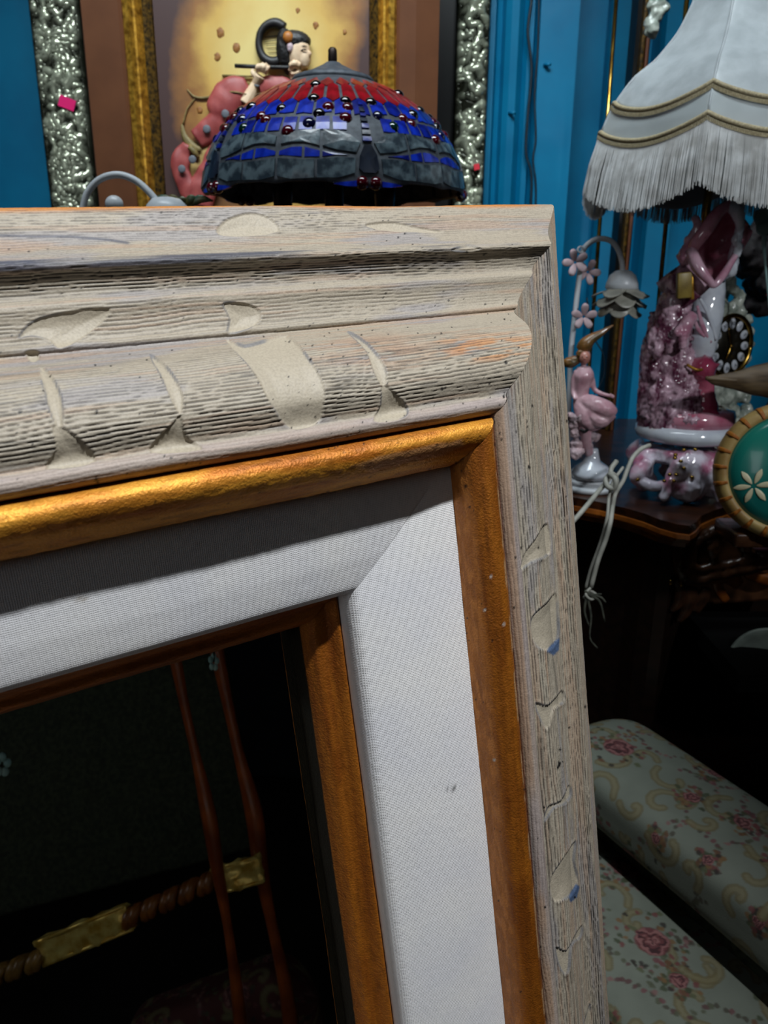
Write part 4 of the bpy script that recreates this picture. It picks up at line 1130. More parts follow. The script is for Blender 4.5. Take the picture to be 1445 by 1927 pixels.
# pierced rocaille foot
b = bmesh.new()
for a in range(0, 360, 90):
    pass
lathe(b, (ax.x, yb, q(1279, 842).z), [(0.060, 0.006), (0.072, 0.004), (0.074, -0.012), (0.058, -0.020), (0.050, -0.01)], 40)
def foot_leg(ang, w=1.0):
    ca, sa = math.sin(ang), -math.cos(ang)
    R_ = lambda r_, z: Vector((ax.x + r_ * ca, yb + r_ * sa, z))
    z1 = q(1279, 842).z; hh = z1 - CZ
    tube(b, [R_(0.062, z1 - .004), R_(0.078, z1 - hh * .25), R_(0.070, z1 - hh * .5), R_(0.060, z1 - hh * .72), R_(0.072, CZ + 0.018), R_(0.082, CZ + 0.012)], [0.014 * w, 0.017 * w, 0.012 * w, 0.011 * w, 0.013 * w, 0.007], 12, 6)
for a in (0.42, -0.42, 1.25, -1.25, 2.2, -2.2, PI): foot_leg(a, 1.0)
# front mask panel
zz1 = q(1279, 842).z
ball(b, (ax.x - 0.012, yb - 0.066, CZ + (zz1 - CZ) * .58), (0.038, 0.018, 0.043), 3)
ball(b, (ax.x - 0.014, yb - 0.078, CZ + 0.027), (0.018, 0.014, 0.022), 3)
tube(b, [(ax.x - 0.012, yb - 0.082, zz1 - .01), (ax.x - 0.010, yb - 0.090, zz1 - 0.04), (ax.x - 0.012, yb - 0.088, CZ + 0.03)], [0.005, 0.007, 0.004], 10, 5)
for sg in (-1, 1):
    tube(b, [(ax.x + sg * 0.03 - .012, yb - 0.07, CZ + 0.055), (ax.x + sg * 0.036 - .012, yb - 0.078, CZ + 0.03), (ax.x + sg * 0.045 - .012, yb - 0.082, CZ + 0.008)], [0.007, 0.009, 0.006], 10, 5)
    tube(b, [(ax.x + sg * 0.070, yb - 0.040, zz1 - .012), (ax.x + sg * 0.088, yb - 0.04, zz1 - 0.034), (ax.x + sg * 0.084, yb - 0.04, CZ + 0.03), (ax.x + sg * 0.062, yb - .056, CZ + 0.024), (ax.x + sg * 0.045, yb - .07, CZ + 0.034)], [0.010, 0.012, 0.010, 0.009, 0.007], 12, 6)
organic('rocaille_foot', b, mat('pink_and_white_glaze', (216, 208, 222), (184, 112, 142), rough=.12, coat=.8, scale=24, lo=.44, hi=.62), pl, 0.0028, 2, 0.0022, 75, 4)
gb = [(1271, 856), (1287, 847), (1308, 846), (1325, 862), (1270, 862), (1281, 868), (1352, 839), (1200, 903), (1260, 893), (1272, 893), (1287, 881), (1302, 898), (1250, 905), (1268, 905)]
for (x, y) in gb:
    p = q(x, y, -0.088 if 1230 < x < 1310 else -0.055)
    b = bmesh.new(); ball(b, p, (0.0035, 0.0035, 0.0028), 2); bm_obj('gilt_dot', b, MAT['brass'], pl)
# plinth ring and drum
b = bmesh.new(); zp_ = q(1279, 806).z
lathe(b, (ax.x, yb, zp_), [(0.050, -0.016), (0.068, -0.016), (0.078, -0.012), (0.0815, -0.004), (0.080, 0.004), (0.073, 0.010), (0.066, 0.011), (0.05, 0.011)], 64); bm_obj('plinth', b, MAT['porc_white'], pl)
b = bmesh.new(); lathe(b, (ax.x, yb, zp_), [(0.05, 0.009), (0.070, 0.009), (0.069, 0.024), (0.066, 0.032), (0.05, 0.036), (0.0, 0.036)], 48); wobble(b, 0.002, 40); bm_obj('mound', b, MAT['porc_pink'], pl)
# rocky trunk
b = bmesh.new()
tube(b, [q(1272, 792), q(1266, 750), q(1262, 700), q(1258, 660), q(1256, 628)], [0.061, 0.054, 0.047, 0.042, 0.034], 28, 6)
tube(b, [q(1218, 780, -.01), q(1220, 720, -.01), q(1226, 670, -.01), (q(1232, 588, -.0)), ], [0.016, 0.014, 0.012, 0.008], 12, 6)
tube(b, [q(1262, 640, -.02), q(1264, 600, -.02), q(1272, 565, -.02), q(1285, 540, -.01)], [0.034, 0.026, 0.024, 0.02], 16, 6)
for k in range(16):
    y = rr.uniform(610, 785); x = 1262 + rr.uniform(-34, 40); ball(b, q(x, y, -0.038 + rr.uniform(-.01, .010)), (0.008, 0.009, 0.022), 2)
tube(b, [q(1285, 790, -.055), q(1310, 792, -.06), q(1340, 788, -.05), q(1350, 790, -.02)], [0.009, 0.008, 0.009, 0.010], 12, 6)
o = organic('rocky_trunk', b, MAT['porc_rock'], pl, 0.0024, 1, 0.0030, 105, 2, True)
# seated figure: body, legs and arm in one skin
b = bmesh.new()
tube(b, [q(1338, 518, .01), q(1334, 550, 0), q(1328, 590, -.01), q(1322, 630, -.02), q(1320, 672, -.02)], [0.020, 0.024, 0.025, 0.024, 0.018], 20, 6)
tube(b, [q(1346, 565, .0), q(1338, 600, -.02), q(1322, 632, -.03)], [0.012, 0.014, 0.016], 14, 5)
ball(b, q(1362, 500, .03), (0.017, 0.017, 0.022), 3)
organic('shirt_front', b, MAT['porc_white'], pl, 0.0026, 3, 0.001, 60)
b = bmesh.new()
tube(b, [q(1300, 684, -.03), q(1318, 692, -.035), q(1336, 688, -.03)], [0.010, 0.022, 0.014], 14, 5)
tube(b, [q(1325, 680, -.03), q(1322, 700, -.03), q(1324, 735, -.03), q(1326, 765, -.035), q(1330, 778, -.04)], [0.024, 0.019, 0.016, 0.019, 0.018], 16, 6)
tube(b, [q(1328, 776, -.04), q(1342, 784, -.05), q(1354, 790, -.055)], [0.014, 0.011, 0.006], 12, 5)
organic('boot', b, MAT['porc_deep'], pl, 0.0024, 2, 0.0012, 60)
b = bmesh.new(); tube(b, [q(1292, 686, -.050), q(1312, 696, -.056), q(1334, 692, -.048)], 0.0022, 8, 5); bm_obj('boot_cuff_line', b, MAT['goldf'], pl)
# long sash falling across the shirt
for i, (pts, r_, m) in enumerate([([(1312, 575), (1318, 600), (1326, 622), (1338, 645)], [.002, .003, .0035, .002], 'porc_lilac'), ([(1316, 560), (1330, 585), (1340, 612), (1348, 640)], [.002, .003, .003, .002], 'porc_white'), ([(1307, 600), (1313, 618), (1326, 634)], [.002, .003, .002], 'porc_lilac')]):
    b = bmesh.new(); tube(b, [q(x, y, -.042) for x, y in pts], r_, 12, 6, flat=.6); bm_obj('sash', b, MAT[m], pl)
# hand with five fingers resting on the trunk
b = bmesh.new(); ball(b, q(1286, 622, -.052), (0.011, 0.009, 0.014), 3)
tube(b, [q(1300, 596, -.04), q(1292, 608, -.05), q(1286, 622, -.052)], [0.011, 0.010, 0.010], 12, 5)
for i, y in enumerate((630, 638, 646, 653)):
    tube(b, [q(1294 - i, y - 4, -.054), q(1286, y, -.064), q(1277 + i, y + 1, -.058)], [0.0042, 0.0042, 0.0034], 10, 4)
tube(b, [q(1278, 616, -.055), q(1273, 624, -.062), q(1274, 632, -.06)], [0.004, 0.0042, 0.003], 10, 4)
organic('hand', b, MAT['porc_lilac'], pl, 0.0016, 2)
# cloak: overlapping folded sheets
def sheet(pts_rows, name, m, thick=0.004, parent=None, n=5):
    """rows of world points -> smooth sheet"""
    rows = [catmull(r_, n) for r_ in pts_rows]
    cols_ = list(zip(*rows)); cols_ = [catmull(list(c), n) for c in cols_]
    b = bmesh.new(); g = [[b.verts.new(p) for p in c] for c in cols_]
    for i in range(len(g) - 1):
        for j in range(len(g[0]) - 1): b.faces.new((g[i][j], g[i][j + 1], g[i + 1][j + 1], g[i + 1][j]))
    o = bm_obj(name, b, m, parent or pl); md = o.modifiers.new('s', 'SOLIDIFY'); md.thickness = thick; md.offset = 0; return o
sheet([[q(1384, 378, -.03), q(1352, 398, -.045), q(1330, 428, -.055), q(1308, 458, -.05), q(1296, 490, -.04)],
       [q(1388, 400, -.01), q(1362, 418, .015), q(1340, 446, .02), q(1322, 475, .01), q(1310, 505, -.02)],
       [q(1392, 425, .0), q(1374, 450, .03), q(1358, 472, .03), q(1340, 498, .01), q(1322, 522, -.04)],
       [q(1396, 450, -.02), q(1386, 474, -.02), q(1372, 500, -.04), q(1358, 522, -.06), q(1340, 537, -.07)]], 'cloak_hood', MAT['porc_pink'])
b = bmesh.new(); tube(b, [q(1386, 376, -.03), q(1352, 400, -.05), q(1330, 430, -.06), q(1308, 460, -.056), q(1300, 484, -.05)], [0.006, 0.009, 0.010, 0.009, 0.006], 12, 6); bm_obj('cloak_rim', b, MAT['porc_pink'], pl)
b = bmesh.new(); tube(b, [q(1300, 470, -.055), q(1312, 500, -.068), (q(1334, 528, -.076)), q(1344, 536, -.076), q(1360, 518, -.07), q(1378, 490, -.05), q(1392, 462, -.03)], [0.008, 0.009, 0.006, 0.005, 0.006, 0.005, 0.006], 12, 6); bm_obj('cloak_hem', b, MAT['porc_lilac'], pl)
sheet([[q(1298, 488, -.03), q(1262, 512, -.02), q(1236, 532, -.0)], [q(1312, 520, -.05), q(1280, 545, -.045), q(1250, 560, -.01)], [q(1340, 538, -.06), q(1300, 572, -.05), q(1256, 596, -.02)]], 'cloak_fold', MAT['porc_rock'])
sheet([[q(1380, 372, -.02), q(1388, 392, -.03), q(1402, 420, -.02)], [q(1390, 400, -.0), q(1400, 424, -.01), q(1414, 436, .0)], [q(1392, 440, .01), q(1398, 460, .0), q(1396, 470, .0)]], 'cloak_corner', MAT['porc_pink'])
b = bmesh.new(); tube(b, [q(1370, 384, -.02), q(1384, 394, -.05), (q(1392, 420, -.05)), q(1388, 450, -.04), q(1382, 470, -.03), q(1378, 500, -.02)], [0.008, 0.010, 0.007, 0.006, 0.007, 0.009], 12, 5)
ball(b, q(1388, 470, -.045), (0.007, .006, .012), 2); ball(b, q(1376, 505, -.03), (0.010, .008, .014), 2); ball(b, q(1384, 452, -.05), (0.006, .006, .010), 2)
organic('white_lace', b, MAT['porc_white'], pl, 0.0022, 2, 0.0014, 150)
b = bmesh.new(); tube(b, [q(1309, 411, -.04), q(1312, 424, -.045), q(1307, 445, -.045), q(1300, 462, -.045), q(1290, 482, -.045), q(1276, 490, -.04)], [0.006, 0.0065, 0.009, 0.010, 0.013, 0.008], 14, 6)
ball(b, q(1308, 412, -.04), (0.0065, 0.006, 0.005), 2); ball(b, q(1294, 452, -.045), (0.006, .006, .006), 2)
organic('raised_arm', b, MAT['porc_lilac'], pl, 0.0018, 2, 0.0012, 130)
# little gold book
b = bmesh.new(); box(b, q(1287, 537, -.062), (0.021, 0.010, 0.036), Matrix.Rotation(-0.10, 3, 'Y')); bm_obj('book', b, mat('dull_gold_book', (150, 130, 62), (120, 100, 44), rough=.4, scale=60), pl, bevel=0.0015)
b = bmesh.new(); box(b, q(1300, 541, -.060), (0.005, 0.012, 0.034), Matrix.Rotation(-0.16, 3, 'Y')); bm_obj('book_cover', b, MAT['goldf'], pl, bevel=0.001)
# lamp stem up to the shade
SC = Vector((ax.x + 0.0, yb + 0.02, 0))
# axis of the shade from pixels: the rim centre and the top centre
shz = q(1330, 215).z
b = bmesh.new(); tube(b, [Vector((ax.x, yb + .03, q(1279, 560).z)), Vector((ax.x, yb + .03, q(1279, 200).z))], 0.006, 10, 2); bm_obj('stem', b, MAT['brass'], pl)
# shade: eight ribs, bell curve, scalloped braid lines and fringe
sxp, sy = ax.x, yb + 0.0
zs = lambda py: WY(1330, py, sy - 0.145).z
zq = lambda py: WY(1330, py, sy).z
ZT = WY(1345, -105, sy).z
NR = 6; ROT = math.radians(-28)
def shade_r(z):
    # profile by height: neck narrow, flared bell
    zz_ = [zq(-100), zq(0), zq(25), zq(71), zq(117), zq(142), zq(180), zq(215), zq(250), zq(314), zq(414)]
    rs_ = [0.056, 0.063, 0.069, 0.084, 0.110, 0.133, 0.154, 0.168, 0.177, 0.186, 0.192]
    return float(np.interp(-z, [-v for v in zz_], rs_))
def shade_pt(th, z, off=0.0):
    """th from the camera side; flat-ish gores between ribs"""
    g = 2 * PI / NR; rel = ((th - ROT) % g) / g
    k = 1 - 0.11 * math.sin(PI * rel) ** 1.0
    r_ = (shade_r(z) * k) + off
    return Vector((sxp + r_ * math.sin(th), sy - r_ * math.cos(th), z))
def scal(th, zr, zm):
    g = 2 * PI / NR; rel = ((th - ROT) % g) / g
    return zr + (zm - zr) * math.sin(PI * rel) ** 0.75
fab = NT('cream_satin_brocade'); 
MAT['satin'] = mat('cream_satin_brocade', (174, 182, 186), (154, 162, 166), rough=0.42, scale=38, detail=6, bump=0.25, bdist=0.002, bscale=70, sheen=0.3)
MAT['satin2'] = mat('plain_satin_panel', (158, 166, 168), (148, 156, 158), rough=0.5, scale=20, sheen=0.3)
MAT['braid'] = mat('beige_braid', (180, 168, 136), (150, 138, 108), rough=0.7, scale=400, bump=0.6)
MAT['fringe'] = mat('white_fringe_thread', (204, 206, 206), (170, 170, 168), rough=0.55, scale=50)
za, zb_, zcc = zs(158), zs(232), None
R1z, M1z = zs(150), zs(186)     # upper braid at rib / middle
R2z, M2z = zs(214), zs(250)
R3z, M3z = zs(345), zs(392)     # fringe ends
NT_ = 256
def shade_band(z_top, z_bot, n, name, m, off=0.0):
    b = bmesh.new(); rings = []
    for i in range(n + 1):
        rings.append([b.verts.new(shade_pt(2 * PI * k / NT_, z_top(2 * PI * k / NT_) + (z_bot(2 * PI * k / NT_) - z_top(2 * PI * k / NT_)) * i / n, off)) for k in range(NT_)])
    for a, c in zip(rings, rings[1:]):
        for k in range(NT_): b.faces.new((a[k], a[(k + 1) % NT_], c[(k + 1) % NT_], c[k]))
    o = bm_obj(name, b, m, pl); md = o.modifiers.new('s', 'SOLIDIFY'); md.thickness = 0.0016; return o
sh_t = lambda th: ZT; sh1 = lambda th: scal(th, R1z, M1z); sh2 = lambda th: scal(th, R2z, M2z)
shade_band(sh_t, sh1, 40, 'shade', MAT['satin'])
shade_band(sh1, sh2, 10, 'shade_band', MAT['satin2'], 0.001)
shade_band(sh2, lambda th: scal(th, R3z + .02, M3z + .02), 8, 'shade_lining', MAT['satin2'], -0.004)
for nm, fz in (('upper_braid', sh1), ('lower_braid', sh2)):
    b = bmesh.new(); pts = [shade_pt(2 * PI * k / NT_, fz(2 * PI * k / NT_), 0.003) for k in range(NT_ + 1)]
    tube(b, pts, 0.0032, 8, 1)
    for k in range(0, NT_ * 2):
        th = 2 * PI * k / (NT_ * 2); p = shade_pt(th, fz(th) - 0.004, 0.005)
        tube(b, [p, p - Vector((0, 0, 0.005))], 0.0011, 4, 1, caps=False)
    bm_obj(nm, b, MAT['braid'], pl)
# fringe threads: each a thin strand, joined in one piece
b = bmesh.new(); NF = 1500
for k in range(NF):
    th = 2 * PI * (k + rr.uniform(-.3, .3)) / NF
    z0 = scal(th, R2z, M2z) - 0.004; z1 = scal(th, R3z, M3z) + rr.uniform(-.0035, .0035)
    o1 = rr.uniform(0.002, 0.006); dth = rr.uniform(-.012, .012)
    P_ = [shade_pt(th, z0, 0.003), shade_pt(th + dth * .5, (z0 + z1) / 2, 0.004 + o1 * .5), shade_pt(th + dth, z1, 0.004 + o1)]
    w = 0.00062; vs = []
    t_ = Vector((math.cos(th), math.sin(th), 0)) * w; n_ = Vector((math.sin(th), -math.cos(th), 0)) * w
    for p in P_: vs.append([b.verts.new(p + t_), b.verts.new(p + n_), b.verts.new(p - t_)])
    for a, c in zip(vs, vs[1:]):
        for j in range(2): b.faces.new((a[j], a[j + 1], c[j + 1], c[j]))
o = bm_obj('fringe', b, MAT['fringe'], pl, smooth=False, recalc=False); o['kind'] = 'stuff'
for k in range(NR):
    th = ROT + 2 * PI * k / NR; b = bmesh.new()
    tube(b, [shade_pt(th, ZT + (R2z - ZT) * t_, 0.0005) for t_ in np.linspace(0, 1, 14)], 0.0016, 6, 2); bm_obj('rib_seam', b, MAT['satin'], pl)
b = bmesh.new(); zr_ = ZT + 0.002
lathe(b, (sxp, sy, zr_), [(0.050, -0.004), (0.055, 0), (0.050, 0.004)], 40); 
for k in range(3):
    a = 2 * PI * k / 3; tube(b, [(sxp, sy, zr_), (sxp + .052 * math.cos(a), sy + .052 * math.sin(a), zr_)], 0.002, 6, 1)
bm_obj('shade_ring', b, MAT['brass'], pl)
b = bmesh.new(); tube(b, [Vector((ax.x, yb + .03, q(1279, 205).z)), Vector((sxp, sy, q(1345, 100).z)), Vector((sxp, sy, ZT))], 0.005, 10, 3); bm_obj('harp_rod', b, MAT['brass'], pl)
# red tag on the white clock body
# ------------------------------------------------------------------ white metal lamp with fairy
yf = 1.16
def w_(px, py, d=0.0): return WY(px, py, yf + d)
FZ = CZ
fb = WZ(1108, 918, FZ); yf = fb.y
fl = empty('fairy_lamp', (fb.x, fb.y, FZ), 'small white goose-neck lamp with enamel flowers and petal shade beside the grey frame', 'lamp')
b = bmesh.new(); lathe(b, (fb.x, fb.y, FZ), [(0.046, 0), (0.050, 0.003), (0.050, 0.009), (0.045, 0.011), (0.045, 0.013), (0.047, 0.015), (0.046, 0.021), (0.038, 0.023), (0.036, 0.024), (0.0, 0.026)], 40); bm_obj('base', b, MAT['white_metal'], fl)
nk = [(1068, 900), (1070, 780), (1074, 670), (1082, 590), (1090, 520), (1096, 476), (1108, 458), (1128, 449), (1150, 454), (1164, 472), (1170, 494), (1171, 512)]
b = bmesh.new(); tube(b, [w_(x, y, .02) for x, y in nk], [0.0042] * 12, 12, 6); bm_obj('neck', b, MAT['white_metal'], fl)
b = bmesh.new(); c = w_(1094, 470, .02)
tube(b, [c + Vector((-.002 + .0045 * math.cos(a), -.004, .0045 * math.sin(a))) for a in np.linspace(0, 5.6, 9)], 0.0016, 6, 3); bm_obj('ring', b, MAT['white_metal'], fl)
sc_c = w_(1171, 528, .02)
b = bmesh.new(); lathe(b, sc_c, [(0.006, 0.016), (0.012, 0.0145), (0.020, 0.008), (0.0245, -0.004), (0.0255, -0.012), (0.023, -0.013)], 32); bm_obj('socket_cap', b, MAT['white_metal'], fl)
petals(sc_c.x, sc_c.y, sc_c.z, 0, [(0.0205, -0.008, 5, 0.018, 0.020, 0.024), (0.021, -0.019, 6, 0.022, 0.021, 0.021), (0.0215, -0.032, 6, 0.024, 0.022, 0.012)], fl, MAT['petal_glass'])
b = bmesh.new(); lathe(b, sc_c, [(0.021, -0.010), (0.022, -0.030), (0.020, -0.046), (0.012, -0.052), (0.01, -0.03)], 24); bm_obj('glass_cup', b, MAT['petal_glass'], fl)
def flower(cx_, cy_, r_, ang, n=5, d=0.012):
    for k in range(n):
        a = ang + 2 * PI * k / n; c = w_(cx_, cy_, d)
        b = bmesh.new(); dr = Vector((math.cos(a), 0, math.sin(a)))
        tube(b, [c + dr * 0.002, c + dr * r_ * .5 + Vector((0, -.003, 0)), c + dr * r_ * .85 + Vector((0, -.005, 0)), c + dr * r_ + Vector((0, -.003, 0))], [0.002, r_ * .27, r_ * .24, 0.0012], 10, 5, flat=0.25, flatdir=(0, 1, 0)); bm_obj('flower_petal', b, MAT['petal_pink'], fl)
flower(1082, 494, 0.021, 1.9); flower(1106, 512, 0.020, 1.2, d=.03); flower(1098, 596, 0.021, 0.3, d=.008)
b = bmesh.new(); tube(b, [w_(1104, 560, .025), w_(1112, 610, .03), w_(1120, 640, .03), w_(1134, 665, .03), w_(1137, 700, .03), w_(1128, 726, .03), w_(1118, 742, .03)], 0.0011, 6, 5); bm_obj('wire', b, MAT['cable'], fl)
# fairy: one skin for the body, then hat and hair
fy = fl
def v_(px, py, d=0.0): return WY(px, py, fb.y - 0.02 + d)
b = bmesh.new(); lathe(b, (v_(1112, 885).x, v_(1112, 885).y, FZ + 0.0245), [(0.030, 0), (0.031, 0.008), (0.026, 0.018), (0.014, 0.026), (0.009, 0.040), (0.009, 0.048)], 28); wobble(b, 0.003, 60); bm_obj('mound', b, MAT['porc_white'], fy)
b = bmesh.new()
ball(b, v_(1099, 671), (0.0100, 0.0100, 0.0120), 3)                         # head
tube(b, [v_(1099, 676), v_(1098, 688), v_(1097, 694)], [0.0045, 0.004, 0.006], 10, 4)   # neck
tube(b, [v_(1098, 690), v_(1098, 706), v_(1095, 724), v_(1094, 742), v_(1096, 756)], [0.010, 0.0165, 0.013, 0.0115, 0.016], 14, 5)  # torso
tube(b, [v_(1108, 698), v_(1114, 716), v_(1118, 732), (v_(1130, 740, -.008)), v_(1148, 745, -.016)], [0.0055, 0.0048, 0.004, 0.0036, 0.0026], 10, 5)   # arm
for k, (x, y) in enumerate(((1155, 742), (1157, 745), (1157, 748), (1155, 750))):
    tube(b, [v_(1147, 745, -.016), v_(x, y, -.018)], [0.0016, 0.0009], 6, 3)
tube(b, [v_(1147, 744, -.016), v_(1150, 739, -.018)], [0.0014, 0.0009], 6, 2)
tube(b, [v_(1086, 698), v_(1080, 716), v_(1078, 736), v_(1082, 752, -.01)], [0.0055, 0.005, 0.004, 0.003], 10, 5)
tube(b, [v_(1102, 758, -.004), v_(1122, 764, -.02), v_(1140, 770, -.03), v_(1152, 776, -.03)], [0.013, 0.0125, 0.0105, 0.0085], 14, 5)   # thigh
tube(b, [v_(1152, 778, -.03), v_(1138, 792, -.026), (v_(1120, 804, -.02)), v_(1110, 806, -.018)], [0.0085, 0.008, 0.006, 0.0045], 12, 5)   # calf tucked
tube(b, [v_(1094, 760), v_(1098, 784, -.01), v_(1102, 812, -.012), v_(1104, 834, -.01), v_(1108, 852)], [0.014, 0.012, 0.010, 0.008, 0.009], 14, 5)    # standing leg
ball(b, v_(1099, 672, -.011), (0.0015, 0.002, 0.002), 1)
organic('body', b, MAT['fairy_dress'], fy, 0.0013, 2)
b = bmesh.new(); ball(b, v_(1100, 673, -.0045), (0.0088, 0.0092, 0.0108), 3); ball(b, v_(1101, 675, -.0145), (0.0012, 0.0018, 0.0016), 1); o = bm_obj('face', b, MAT['fairy_skin'], fy)
for sg in (-1, 1):
    b2 = bmesh.new(); ball(b2, v_(1100 + sg * 4, 672, -.0135), (0.0014, 0.0006, 0.0009), 1); bm_obj('eye', b2, MAT['hair'], o)
b2 = bmesh.new(); ball(b2, v_(1100, 679.5, -.0130), (0.0020, 0.0008, 0.0006), 1); bm_obj('mouth', b2, MAT['porc_deep'], o)
b = bmesh.new(); tube(b, [v_(1096, 657, .004), v_(1102, 648), v_(1112, 638), v_(1129, 628), v_(1142, 619), v_(1154, 612)], [0.0108, 0.0112, 0.0085, 0.0055, 0.0032, 0.0012], 14, 6); bm_obj('pointed_hat', b, MAT['fairy_hat'], fy)
b = bmesh.new()
for k in range(9): 
    a = PI * (0.1 + k * 0.1); p = v_(1099 + 11 * math.cos(a + 1.2), 664 - 6 * math.sin(a) + k * 1.2, -.004); ball(b, p, 0.0036, 2)
ball(b, v_(1072, 682, .004), (0.012, .01, .009), 2); ball(b, v_(1082, 678, .004), (0.009, .009, .008), 2)
organic('hair', b, MAT['fairy_hat'], fy, 0.0016, 1, 0.001, 300)
b = bmesh.new()
tube(b, [v_(1095, 744), v_(1097, 760, -.004), v_(1106, 778, -.012), v_(1112, 796, -.016), v_(1112, 806, -.016)], [0.012, 0.0165, 0.020, 0.018, 0.012], 20, 5, flat=.8)
tube(b, [v_(1098, 756, -.004), v_(1122, 764, -.02), v_(1142, 772, -.028), v_(1155, 780, -.028)], [0.013, 0.0155, 0.014, 0.009], 16, 5)
tube(b, [v_(1108, 770, -.018), v_(1128, 790, -.026), v_(1146, 786, -.028)], [0.010, 0.013, 0.008], 12, 5)
organic('draped_skirt', b, MAT['fairy_dress'], fy, 0.0015, 2, 0.0009, 80, 6)
sheet([[v_(1092, 756, -.010), v_(1110, 758, -.016), v_(1140, 764, -.034)], [v_(1088, 780, -.012), v_(1112, 786, -.020), v_(1146, 784, -.034)], [v_(1094, 808, -.010), v_(1112, 808, -.016), v_(1122, 802, -.022)]], 'skirt', MAT['fairy_dress'], 0.002, fy)
b = bmesh.new()
for k in range(14): ball(b, v_(1086 + rr.uniform(-12, 12), 812 + rr.uniform(-30, 52), -.012 + rr.uniform(-.006, .006)), rr.uniform(.005, .010), 2)
for k in range(6): ball(b, v_(1112 + rr.uniform(-4, 10), 822 + rr.uniform(-12, 16), -.012), rr.uniform(.005, .009), 2)
organic('flower_cluster', b, MAT['petal_pink'], fy, 0.0018, 1, 0.003, 160, 5)
b = bmesh.new(); tube(b, [v_(1092, 808, -.02), v_(1100, 812, -.022), v_(1108, 806, -.022)], 0.0028, 8, 4); bm_obj('slipper', b, MAT['black'], fy)

# ------------------------------------------------------------------ pale cord with knot, hanging over the cabinet edge
def cd(px, py, y): return WY(px, py, y)
b = bmesh.new()
tube(b, [cd(1222, 838, 1.14), cd(1205, 846, 1.12), cd(1190, 862, 1.11), cd(1180, 885, 1.10), cd(1172, 905, 1.09), cd(1158, 928, 1.07), cd(1153, 950, 1.05), cd(1148, 985, 1.03), cd(1138, 1020, 1.03), cd(1125, 1055, 1.03), cd(1112, 1105, 1.03)], 0.0032, 10, 6)
tube(b, [cd(1160, 868, 1.09), cd(1150, 882, 1.08), cd(1146, 900, 1.07), cd(1120, 932, 1.05), cd(1090, 968, 1.02), cd(1060, 1000, 1.0)], 0.0034, 10, 6)
tube(b, [cd(1172, 880, 1.09), cd(1160, 896, 1.07), cd(1152, 910, 1.065), cd(1146, 935, 1.05), cd(1142, 975, 1.035), cd(1130, 1020, 1.04), cd(1112, 1070, 1.04), cd(1102, 1108, 1.04)], 0.0022, 10, 6)
tube(b, [cd(1146, 892, 1.06), cd(1158, 902, 1.045), cd(1156, 918, 1.045), cd(1144, 916, 1.05), cd(1140, 902, 1.06), cd(1152, 892, 1.065), cd(1160, 906, 1.07), cd(1148, 922, 1.06)], 0.0038, 10, 6)
tube(b, [cd(1112, 1105, 1.03), cd(1102, 1118, 1.02), cd(1112, 1128, 1.02), cd(1122, 1120, 1.03), cd(1108, 1112, 1.03), cd(1098, 1126, 1.03)], 0.002, 8, 6)
tag(bm_obj('cord', b, MAT['cord']), 'knotted pale electric cord draped over the walnut cabinet edge', 'cord')
MAT['twig'] = mat('dusty_dark_strands', (90, 92, 80), (50, 54, 46), rough=.8, scale=100)
b = bmesh.new()
for pts in ([(1106, 1118), (1128, 1132), (1138, 1170)], [(1104, 1118), (1112, 1160), (1110, 1200), (1124, 1220)], [(1108, 1118), (1130, 1124), (1140, 1134)], [(1104, 1120), (1100, 1150), (1108, 1178)], [(1100, 1112), (1112, 1118), (1132, 1118)]):
    tube(b, [cd(x, y, 1.02) for x, y in pts], [0.002, 0.0016, 0.0010, 0.0012][:len(pts)], 6, 5, flat=.5)
tag(bm_obj('tassel', b, MAT['twig']), 'dusty frayed strands tied below the hanging cord by the grey frame', 'tassel')

# ------------------------------------------------------------------ white rocaille clock
yk = 1.42
def c_(px, py, d=0.0): return WY(px, py, yk + d)
ck = empty('mantel_clock', (c_(1370, 880).x, yk, CZ), 'ornate white mantel clock with gilt ringed dark dial right of the pink lamp', 'clock')
cc = c_(1371, 651, -0.03)
nrm = Vector((0.47, -0.88, 0.02)).normalized(); upv = Vector((0.03, 0, 1)); upv = (upv - nrm * upv.dot(nrm)).normalized(); rtv = upv.cross(nrm)
RR = 0.0515
def cl(u, v, d=0.0): return cc + rtv * u + upv * v + nrm * d
b = bmesh.new(); tube(b, [cl(RR * math.cos(a), RR * math.sin(a), .004) for a in np.linspace(0, 2 * PI, 49)], 0.0042, 10, 1); bm_obj('bezel', b, MAT['brass'], ck)
b = bmesh.new(); lathe(b, cc, [(RR, -0.012), (RR, 0.0), (0.0, 0.001)], 48, axis=nrm); bm_obj('dial', b, mat('dark_bronze_dial', (44, 40, 30), (24, 22, 18), rough=.35, metal=.4), ck)
NUM = ['XII', 'I', 'II', 'III', 'IIII', 'V', 'VI', 'VII', 'VIII', 'IX', 'X', 'XI']
rm = Matrix((rtv, upv, nrm)).transposed()
